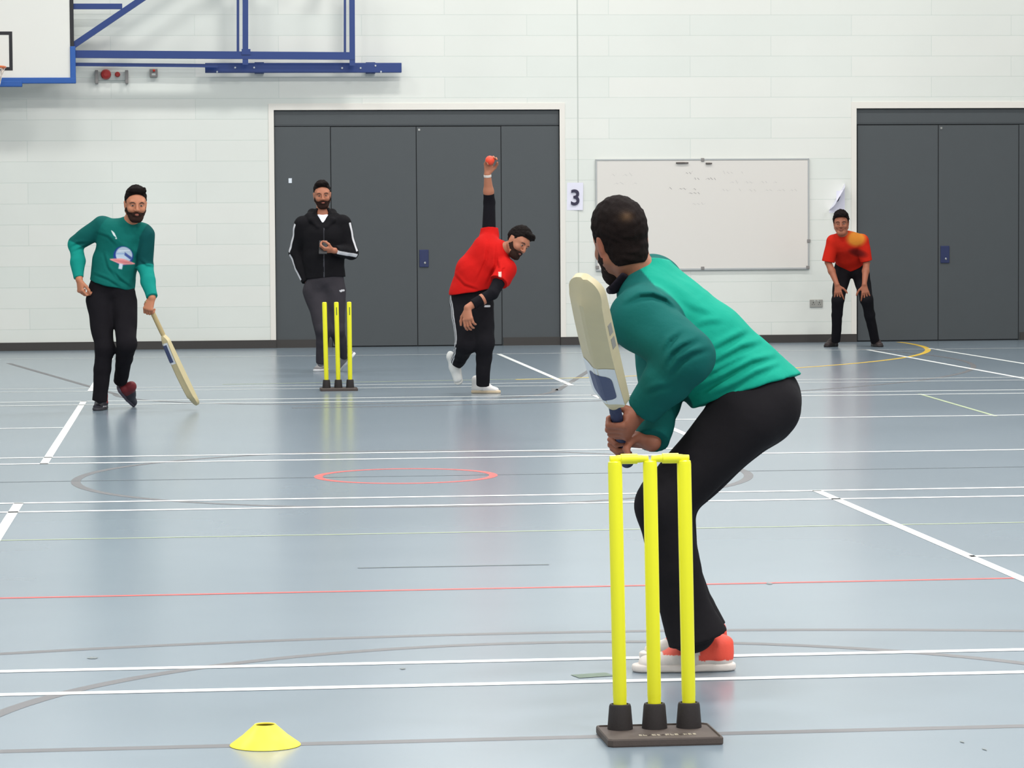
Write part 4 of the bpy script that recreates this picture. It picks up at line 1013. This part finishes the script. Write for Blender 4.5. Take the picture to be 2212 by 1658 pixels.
    def jc(V):
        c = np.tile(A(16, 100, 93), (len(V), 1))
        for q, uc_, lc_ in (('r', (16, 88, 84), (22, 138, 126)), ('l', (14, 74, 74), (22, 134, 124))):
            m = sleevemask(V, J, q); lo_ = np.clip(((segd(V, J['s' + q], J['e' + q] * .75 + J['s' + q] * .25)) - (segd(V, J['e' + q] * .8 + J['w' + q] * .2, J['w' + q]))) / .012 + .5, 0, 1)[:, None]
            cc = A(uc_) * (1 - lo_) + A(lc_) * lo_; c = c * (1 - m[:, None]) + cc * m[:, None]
        x, z = (V - lc) @ rt, (V - lc) @ up; fr = (V - J['mid']) @ CA < 0
        def put(w, col): c[:] = c * (1 - w[:, None]) + A(col) * w[:, None]
        s_ = lambda d, k=.006: np.clip(.5 - d / k, 0, 1) * fr
        put(s_(np.hypot(x, z - .012) - .070), (40, 66, 140)); put(s_(np.hypot(x - .004, z - .020) - .058), (190, 204, 220))
        put(s_(np.maximum(np.abs(z - .018 + .55 * (x - .03)) - .011, np.abs(x - .034) - .026)), (74, 92, 156)); put(s_(np.maximum(np.abs(z - .050 - .25 * x) - .004, np.abs(x) - .04), .004), (226, 232, 240))
        put(s_(np.maximum(np.abs(z - .028 - .2 * x) - .004, np.abs(x + .022) - .028), .004), (146, 170, 208))
        put(s_(np.maximum(np.abs(z + .030) - .021 * np.clip(1.15 - np.abs(x) / .09, 0, 1), np.abs(x) - .088), .005), (226, 150, 150)); put(s_(np.maximum(np.abs(z + .030) - .010 * np.clip(1.1 - np.abs(x) / .075, 0, 1), np.abs(x) - .066), .004), (208, 124, 126))
        put(s_(np.maximum(np.abs(x + .004) - .013, np.abs(z + .066) - .020)), (206, 214, 226))
        x2, z2 = (V - pu) @ rt, (V - pu) @ up      # leaping-animal style mark on the chest
        d = np.abs(z2 + .9 * x2) / 1.35 - .0075 * np.clip(1.2 - np.abs(x2) / .022, 0, 1); put(s_(np.maximum(d, np.abs(x2) - .024), .003), (214, 222, 222))
        d = np.hypot(x2 - .022, z2 + .028) - .006; put(s_(d, .003), (200, 210, 210))
        return c
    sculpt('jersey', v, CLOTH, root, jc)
    legs_mesh(root, J, (.098, .068, .060, .052), (26, 24, 28), bottom=-.008, waist=p(243, 606, .04), seed=40)
    uc = lambda q: np.where(((q[:, 0] < .42) & (q[:, 2] > .045))[:, None], A(150, 40, 44), np.where(((q[:, 2] < .03) & (q[:, 0] > .25) & (q[:, 0] < .75))[:, None], A(226, 222, 224), A(46, 44, 54)))
    a = FL(221, 884); shoe(root, 'shoe', a + CA * .10, a - CA * .17 - CR * .02, Z, SHOE, SOLE, uc, (60, 58, 64), .004, .042, high=.105, label='dark trainer flat on the floor')
    tip = FL(288, 878) + Z * .0; heel = p(252, 838, .18)
    shoe(root, 'shoe', heel, tip + Z * .012, nrm(Z * .55 + CA * -.1 + CR * .62 - CA * .5), SHOE, SOLE, lambda q: np.where((q[:, 0] < .30)[:, None], A(110, 34, 40), A(44, 42, 52)), (86, 80, 92), .004, .042, high=.10, label='dark trainer with a lifted heel')

def umpire():
    D = 27.2; p = lambda x, y, o=0.: P(x, y, D + o)
    root = person('person in a black hooded top looking on with a phone behind the farther stumps', FL(712, 804))
    J = dict(pel=p(702, 606), mid=p(699, 555), chest=p(697, 505), neck=p(697, 463, .0), sr=p(655, 484), sl=p(738, 482), er=p(640, 545, .08), wr=p(660, 602, .0), el=p(758, 545, .02), wl=p(722, 541, -.22),
             hr=p(680, 628), hl=p(722, 628), kr=p(698, 712, -.08), kl=p(728, 712, -.02), ar=p(693, 784, .0), al=p(744, 770, .20))
    O = p(696, 422, -.03); M = headframe(6, 8, -3); S = .94
    skin, lip = A(176, 114, 88), (150, 84, 74)
    ph = p(697, 535, -.29)
    body(J, O, M, S, root, .004, skin, lip, [
        (J['wr'], -Z + CR * .22, CR, -CA, relaxed(20), .85),
        (J['wl'], nrm(-CR * .92 - CA * .15 + Z * .05), nrm(CA * .55 + Z * .75 + CR * .05), nrm(Z * .8 - CA * .6), [(40, 50, 30), (42, 52, 32), (45, 55, 35), (50, 55, 40)], 1.0, dict(thumb=[(.5, .55, .5), (.75, .2, .5), (.9, -.1, .3)], spread=.05))], sock=(120, 116, 118))
    haircap(root, O, M, S, HAIR, .0035, top=.030, side=.004, nape=-.05, fringe=.102, front=.002, noise=.002, ruff=[((-.04, .062, .118), (.04, .062, .120), .024)], col=(28, 22, 21))
    beard(root, O, M, S, HAIR, .0035, thick=.0042, col=(48, 32, 28))
    # phone, seen edge-on from slightly above, resting across the fingers
    pu_, pr_ = nrm(Z * .80 - CA * .28 + CA * .9), nrm(CR)
    pn = np.cross(pr_, pu_); c = J['wl'] + nrm(-CR * .92 - CA * .15 + Z * .05) * .100 + nrm(CA * .55 + Z * .75) * .030
    t = empty('phone', c, 'dark phone held at chest height by the person in the black hooded top', 'phone')
    MB().obox(c, (pr_, pu_, pn), (.036, .074, .0042)).build('case', mat('black_phone_case', (30, 30, 34), .4), t)
    MB().obox(c + pn * (.0045 if pn @ CA > 0 else -.0045), (pr_, pu_, pn), (.032, .069, .0006)).build('screen', mat('dark_glass', (24, 26, 32), .1), t)
    # hooded top
    lo, hi = bounds([J[k] for k in J if k[0] not in 'ka'] + [O], .16); v = Vol(lo, hi, .0048)
    torso(v, J, [(.185, .130), (.185, .130), (.190, .135), (.09, .08)], 0, .03, hem=p(702, 600), flata=True)
    for q in 'lr':
        v.cone(J['s' + q], J['e' + q], .080, .066, .03); c_ = J['w' + q] + (J['e' + q] - J['w' + q]) * (.06 if q == 'l' else -.12)
        v.cone(J['e' + q], J['e' + q] * .5 + c_ * .5, .066, .058, .02); v.cone(J['e' + q] * .5 + c_ * .5, c_, .058, .044, .01, flat=True)
    # hood bunched round the neck
    for sgn in (-1, 1):
        q = [p(696 + sgn * 4, 462, .13), p(696 + sgn * 22, 461, .08), p(696 + sgn * 29, 468, .0), p(696 + sgn * 22, 476, -.08), p(696 + sgn * 9, 490, -.125)]
        v.chain(q, [.044, .042, .036, .026, .016], .02)
    v.wrinkle(.0040, 24, 51, n=8); v.wrinkle(.0015, 55, 52, n=6)
    v.ell(p(697, 458, -.08), np.eye(3), (.058, .085, .045), .010, 'cut'); v.cone(p(697, 464, -.13), p(697, 483, -.15), .050, .006, .006, 'cut'); v.cone(p(697, 464, -.09), p(697, 480, -.11), .046, .006, .006, 'cut')
    def hc(V):
        c = np.tile(A(24, 23, 26), (len(V), 1))
        c = stripes(V, c, [(J['sr'], J['er'], -CR - CA * .45), (J['er'], J['wr'], -CR - CA * .35)], (0,), .018, (216, 214, 218), .004, .05)
        c = stripes(V, c, [(J['sl'], J['el'], CR - CA * .55)], (0,), .016, (216, 214, 218), .004, .08); c = stripes(V, c, [(J['el'], J['wl'], -CA * .5 + CR * .6 - Z * .35)], (0,), .017, (216, 214, 218), .004)
        zx = np.abs((V - p(700, 540, -.13)) @ CR); zf = ((V - J['mid']) @ CA < -.08) & (zx < .004) & ((V - p(697, 492, 0)) @ Z < 0); c[zf] = (74, 74, 80)
        return c
    sculpt('hooded_top', v, CLOTH, root, hc)
    v = Vol(*bounds([p(697, 450, -.1), p(697, 490, .02)], .09), .004)
    v.sweep(p(697, 465, -.035), p(697, 500, -.075), CR, (.058, .045), (.066, .05), 0, flata=True); v.ell(p(697, 460, -.08), np.eye(3), (.040, .06, .016), .006, 'cut')
    sculpt('tee_shirt', v, CLOTH, root, A(226, 226, 236), label='white tee shirt neckline')
    def tc(V):
        c = np.tile(A(58, 55, 60), (len(V), 1)); m = (np.abs((V - p(740, 627, 0)) @ CR + .5 * (V - p(740, 627, 0)) @ Z) < .022) & (np.abs((V - p(740, 627, 0)) @ Z - .25 * (V - p(740, 627, 0)) @ CR) < .009) & ((V - J['pel']) @ CA < 0.03); c[m] = (210, 208, 212); return c
    legs_mesh(root, J, {'r': (.108, .068, .052, .042), 'l': (.108, .068, .054, .046)}, None, bottom=.0, waist=p(701, 592), seed=60, colf=tc, dims=((.165, .118), (.172, .125)), h=.0055)
    uc = lambda q: np.where((q[:, 2] < .022)[:, None], A(224, 222, 222), A(142, 138, 140))
    a = FL(695, 801); shoe(root, 'shoe', a + CA * .12 + CR * .03, a - CA * .16 - CR * .045, Z, SHOE, SOLE, uc, (226, 224, 226), .0045, .042, high=.10, label='grey trainer flat on the floor')
    heel = p(767, 766, .16); toe = FL(738, 802) + CA * .04 + Z * .012
    shoe(root, 'shoe', heel, heel + nrm(toe - heel) * .28, nrm(Z * .45 - CR * .85 + CA * .1), SHOE, SOLE, uc, (228, 226, 228), .0045, .042, high=.10, label='grey trainer tipped on its toe')

def bowler():
    D = 23.65; p = lambda x, y, o=0.: P(x, y, D + o)
    root = person('person in a red shirt bowling with one arm straight overhead', FL(1046, 851))
    J = dict(pel=p(1016, 634, .02), mid=p(1027, 592, .0), chest=p(1052, 552, -.03), neck=p(1084, 541, -.06), sr=p(1056, 512, .06), sl=p(1092, 582, -.14),
             er=p(1057, 437, .10), wr=p(1053, 377, .02), el=p(1064, 634, -.30), wl=p(1010, 664, -.36),
             hr=p(999, 655, .05), hl=p(1040, 660, -.01), kr=p(1006, 744, -.08), kl=p(1047, 742, -.10), ar=p(985, 786, .24), al=p(1043, 824, .0))
    O = p(1117, 524, -.13); M = headframe(50, 2, 36); S = .96
    skin, lip = A(172, 112, 86), (146, 82, 72)
    bc = p(1058, 349, -.03); dU = nrm(Z + CR * .12 - CA * .1); nU = nrm(-CA * .8 + CR * .4)
    dD = nrm(-Z * .95 + CR * .02 - CA * .25)
    body(J, O, M, S, root, .004, skin, lip, [
        (J['wr'], dU, nU, CR, [(22, 48, 40), (18, 46, 40), (24, 52, 42), (40, 60, 50)], 1.0, dict(thumb=[(.75, .55, .35), (.8, .1, .6), (.6, -.3, .7)], spread=.16)),
        (J['wl'], dD, nrm(CR * .4 + CA * .8), -CR - CA * .2, [(22, 32, 22), (25, 35, 25), (28, 36, 25), (30, 36, 26)], 1.08, dict(spread=.08))])
    o = MB().lathe(A(0, 0, 0), Z, [(.001, -.036)] + [(.036 * math.cos(t), .036 * math.sin(t)) for t in np.linspace(-1.5, 1.5, 17)] + [(.001, .036)], 28)
    # a stitched seam round the ball
    BALL = mat('orange_ball_leather', (240, 74, 44), .45); bcen = J['wr'] + dU * .112 + nU * .042 - CR * .012
    o.v = [tuple(A(q) + bcen) for q in o.v]
    bo = o.build('cricket_ball', BALL, origin=tuple(bcen)); flatshade(bo, 1.2); tag(bo, 'orange ball in the raised hand of the person in red', 'ball')
    sm = MB().tube([A(bcen) + .0362 * (nrm(CR * .4 + Z) * math.cos(t) + nrm(CA + CR * .2) * math.sin(t)) for t in np.linspace(0, 2 * pi, 30)], .0016, 6).build('seam', mat('seam_thread', (214, 96, 70), .7), None)
    sm.data.transform(Matrix.Translation(-Vector(tuple(bcen)))); sm.parent = bo
    haircap(root, O, M, S, HAIR, .0038, top=.034, side=.006, nape=-.05, fringe=.084, front=.012, noise=.002, ruff=[((-.045, .066, .108), (.045, .068, .108), .024)], col=(26, 21, 20))
    beard(root, O, M, S, HAIR, .0038, thick=.0035, col=(50, 34, 29))
    # white tape at the wrist
    v = Vol(*bounds([J['wr']], .08), .004); d = nrm(J['wr'] - J['er']); v.cone(J['wr'] - d * .020, J['wr'] + d * .002, .031, .030, 0, flat=True, flata=True)
    sculpt('wristband', v, CLOTH, root, A(214, 206, 200), label='pale wristband')
    # black compression sleeves
    for q, t0, t1 in (('r', .0, .48), ('l', .0, .80)):
        v = Vol(*bounds([J['s' + q], J['e' + q], J['w' + q]], .10), .0045); e2 = J['e' + q] + (J['w' + q] - J['e' + q]) * t1
        v.cone(J['s' + q], J['e' + q], .056, .046, 0); v.cone(J['e' + q], e2, .046, .040, .012, flat=True)
        sculpt('arm_sleeve', v, CLOTH, root, A(22, 21, 26), label='black arm sleeve')
    # red shirt
    lo, hi = bounds([J[k] for k in J if k[0] not in 'ka'], .2); v = Vol(lo, hi, .005)
    lat = J['sl'] - J['sr']
    v.sweep(p(1012, 640, .02), J['mid'], J['hl'] - J['hr'] + .3 * lat, (.165, .140), (.172, .145), 0)
    v.sweep(J['mid'], p(1058, 548, -.03), lat, (.172, .145), (.170, .130), .03); v.sweep(p(1058, 548, -.03), p(1082, 542, -.055), lat, (.165, .12), (.085, .075), .03)
    v.plane(p(1014, 630, .02), -Z + CR * .16, .006)
    v.ell(p(1094, 595, -.16), np.eye(3), (.060, .08, .095), .04)
    eR = J['sr'] * .74 + J['er'] * .26
    v.cone(J['chest'], J['sr'], .10, .075, .04); v.cone(J['sr'], eR, .078, .070, .02, flat=True)
    v.cone(J['chest'] * .4 + J['sl'] * .6, J['sl'], .09, .080, .04); v.cone(J['sl'], J['sl'] * .45 + J['el'] * .55, .082, .078, .03, flat=True)
    v.wrinkle(.0045, 24, 71, n=8); v.wrinkle(.0016, 55, 72, n=6)
    def fold(vv, path, amp, sig=.013):
        dr = nrm(p(*path[len(path) // 2]) - CAM); vv.crease([vv.hit(p(x, y, -.6), dr) for x, y in path], dr, amp, sig, -Z)
    for path, a_ in (([(1050, 520), (1045, 560), (1025, 605)], .007), ([(1068, 530), (1066, 570), (1046, 612)], .007), ([(985, 590), (1005, 612), (1035, 622)], .007), ([(1078, 560), (1082, 580), (1078, 610)], .006)): fold(v, path, a_)
    def rc(V):
        c = np.tile(A(196, 26, 23), (len(V), 1)); x, z = (V - p(1080, 592, -.2)) @ CR, (V - p(1080, 592, -.2)) @ Z
        m = (np.abs(x) < .012) & (np.abs(z) < .02) & ((V - J['chest']) @ CA < 0); c[m] = (226, 190, 180); return c
    sculpt('shirt', v, CLOTH, root, rc)
    v = Vol(*bounds([J['neck'], O], .1), .004); v.cone(p(1083, 545, -.06), p(1093, 541, -.075), .068, .062, 0, flat=True, flata=True); v.cone(p(1080, 546, -.06), p(1100, 540, -.075), .056, .056, .004, 'cut')
    sculpt('collar', v, CLOTH, root, A(40, 28, 30), label='dark collar trim')
    def tc(V):
        c = np.tile(A(26, 25, 29), (len(V), 1))
        c = stripes(V, c, [(J['hr'] + Z * .05, J['kr'], -CR - CA * .35), (J['kr'], J['ar'], -CR - CA * .5)], (-.020, 0, .020), .0055, (206, 206, 210), .003)
        x, z = (V - p(1053, 661, -.1)) @ CR, (V - p(1053, 661, -.1)) @ Z; m = (np.abs(x) < .022) & (np.abs(z) < .006) & ((V - J['hl']) @ CA < 0); c[m] = (200, 200, 204); return c
    legs_mesh(root, J, {'r': (.105, .078, .066, .052), 'l': (.100, .072, .062, .050)}, None, bottom=-.03, waist=p(1022, 604, .01), seed=80, colf=tc, dims=((.150, .115), (.165, .120)))
    uc = lambda q: np.where((q[:, 2] < .024)[:, None], A(216, 196, 168), A(226, 222, 220))
    a = FL(1040, 849); shoe(root, 'shoe', a + CA * .02 - CR * .068, a - CA * .03 + CR * .145, Z, SHOE, SOLE, uc, (212, 192, 164), .0045, .042, high=.105, label='white shoe planted on the floor')
    heel = p(977, 768, .30); toe = p(990, 820, .22)
    shoe(root, 'shoe', heel, heel + nrm(toe - heel) * .26, nrm(-CA * .9 - CR * .15 + Z * .2), SHOE, SOLE, lambda q: np.tile(A(214, 214, 212), (len(q), 1)), (206, 204, 200), .0045, .042, high=.085, label='white shoe trailing off the floor')

def fielder():
    D = 32.05; p = lambda x, y, o=0.: P(x, y, D + o)
    root = person('person in an orange-red shirt crouching with hands on knees by the far door', FL(1845, 748))
    J = dict(pel=p(1838, 574, .16), mid=p(1833, 552, .06), chest=p(1829, 527, -.08), neck=p(1823, 511, -.15), sr=p(1799, 521, -.10), sl=p(1862, 520, -.10),
             er=p(1789, 566, -.08), wr=p(1808, 614, -.20), el=p(1872, 566, -.08), wl=p(1867, 614, -.22),
             hr=p(1820, 588, .16), hl=p(1858, 588, .16), kr=p(1810, 646, -.14), kl=p(1872, 645, -.16), ar=p(1806, 730, .08), al=p(1889, 730, .08))
    O = p(1817, 483, -.24); M = headframe(-8, 6, -2); S = .96
    skin, lip = A(160, 98, 74), (138, 76, 64)
    body(J, O, M, S, root, .0045, skin, lip, [
        (J['wr'], nrm(-Z * .92 + CR * .12 - CA * .1), nrm(CA + CR * .1 + Z * .1), CR, [(14, 16, 14)] * 4, 1.0, dict(spread=.22, thumb=[(.55, .8, .1), (.75, .6, .25), (.85, .4, .3)])),
        (J['wl'], nrm(-Z * .92 + CR * .10 - CA * .1), nrm(CA + Z * .1), -CR, [(14, 16, 14)] * 4, 1.0, dict(spread=.24, thumb=[(.55, .8, .1), (.75, .6, .25), (.85, .4, .3)]))], arm=.95)
    haircap(root, O, M, S, HAIR, .004, top=.040, side=.012, nape=-.05, fringe=.090, front=.008, noise=.003, ruff=[((-.045, .072, .108), (.045, .076, .104), .028)], col=(28, 22, 22), temple=-.01)
    lo, hi = bounds([J[k] for k in J if k[0] not in 'kaw'], .18); v = Vol(lo, hi, .0055)
    lat = J['sl'] - J['sr']
    v.sweep(p(1837, 566, .14), J['mid'], lat, (.155, .130), (.150, .122), 0, flata=True); v.sweep(J['mid'], p(1828, 524, -.09), lat, (.150, .122), (.160, .118), .03); v.sweep(p(1828, 524, -.09), J['neck'], lat, (.15, .115), (.070, .065), .03); v.cone(p(1821, 497, -.25), p(1822, 518, -.28), .055, .008, .008, 'cut')
    for q in 'lr':
        v.cone(J['neck'] * .5 + J['chest'] * .5, J['s' + q], .085, .070, .04); v.cone(J['s' + q], J['e' + q] + (J['s' + q] - J['e' + q]) * .03, .072, .066, .02, flat=True)
    v.wrinkle(.004, 24, 91, n=8)
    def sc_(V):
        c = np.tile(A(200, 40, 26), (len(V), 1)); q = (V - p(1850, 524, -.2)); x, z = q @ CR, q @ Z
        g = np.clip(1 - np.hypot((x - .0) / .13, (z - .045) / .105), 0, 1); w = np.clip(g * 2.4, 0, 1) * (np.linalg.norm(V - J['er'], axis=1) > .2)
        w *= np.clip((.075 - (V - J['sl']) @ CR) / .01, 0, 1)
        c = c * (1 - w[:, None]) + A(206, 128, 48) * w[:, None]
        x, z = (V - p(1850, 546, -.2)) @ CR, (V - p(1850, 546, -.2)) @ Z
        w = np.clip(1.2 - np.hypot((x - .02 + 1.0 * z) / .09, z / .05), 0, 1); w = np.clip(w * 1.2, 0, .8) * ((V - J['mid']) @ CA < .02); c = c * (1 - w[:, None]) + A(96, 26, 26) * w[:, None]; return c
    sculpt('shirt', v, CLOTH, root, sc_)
    legs_mesh(root, J, (.096, .066, .056, .046), (25, 24, 28), bottom=-.04, waist=p(1836, 560, .12), seed=95, h=.0055, dims=((.150, .110), (.165, .118)))
    for a, sx, lb in ((FL(1800, 748), -.55, 'dark left-pointing shoe'), (FL(1892, 748), .18, 'dark shoe beside the door')):
        h_ = a + CA * .10 - CR * sx * .07; t_ = a - CA * .17 * (1 - abs(sx) * .35) + CR * sx * .16
        shoe(root, 'shoe', h_, h_ + nrm(t_ - h_) * .28, Z, SHOE, SOLE, lambda q: np.tile(A(58, 48, 48), (len(q), 1)), (44, 38, 38), .005, .045, high=.085, label=lb)
nonstriker(); umpire(); bowler(); fielder()

LE, EXPO = 171., 0.

# ------------------------------------------------------------------ light and camera
def lamp(x, y, w, h, e, col=(1, .985, .95)):
    l = bpy.data.lights.new('hall_light', 'AREA'); l.shape = 'RECTANGLE'; l.size = w; l.size_y = h; l.energy = e; l.color = col
    o = bpy.data.objects.new('hall_light', l); COL.objects.link(o); o.location = (x, y, ZC - .12); return o
for y, ky in ((-1.5, 1.15), (5., 1.2), (11.5, 1.25), (18., 1.05), (24.5, .8), (29.6, .62)):
    for x, kx in ((-5.2, .75), (-1.4, .8), (2.5, 1.35), (6.4, 1.12), (10.3, .95)):
        lamp(x, y, 1.4, .5, LE * kx * ky, (1, .985, .955) if x > 2 else (.99, 1, .975))
w = bpy.data.worlds.new('hall_world'); SC.world = w; w.use_nodes = True; w.node_tree.nodes['Background'].inputs[0].default_value = (.9, .95, 1, 1); w.node_tree.nodes['Background'].inputs[1].default_value = .2
cd = bpy.data.cameras.new('camera'); co = bpy.data.objects.new('camera', cd); COL.objects.link(co)
cd.sensor_width = 36; cd.lens = F / 2212 * 36; cd.clip_start = .1; cd.clip_end = 200
co.matrix_world = Matrix(((CRT[0], CUP[0], -FW[0], CAM[0]), (CRT[1], CUP[1], -FW[1], CAM[1]), (CRT[2], CUP[2], -FW[2], CAM[2]), (0, 0, 0, 1)))
SC.camera = co
SC.view_settings.view_transform = 'Standard'; SC.view_settings.look = 'None'; SC.view_settings.gamma = 1; SC.view_settings.exposure = EXPO; SC.view_settings.use_curve_mapping = False
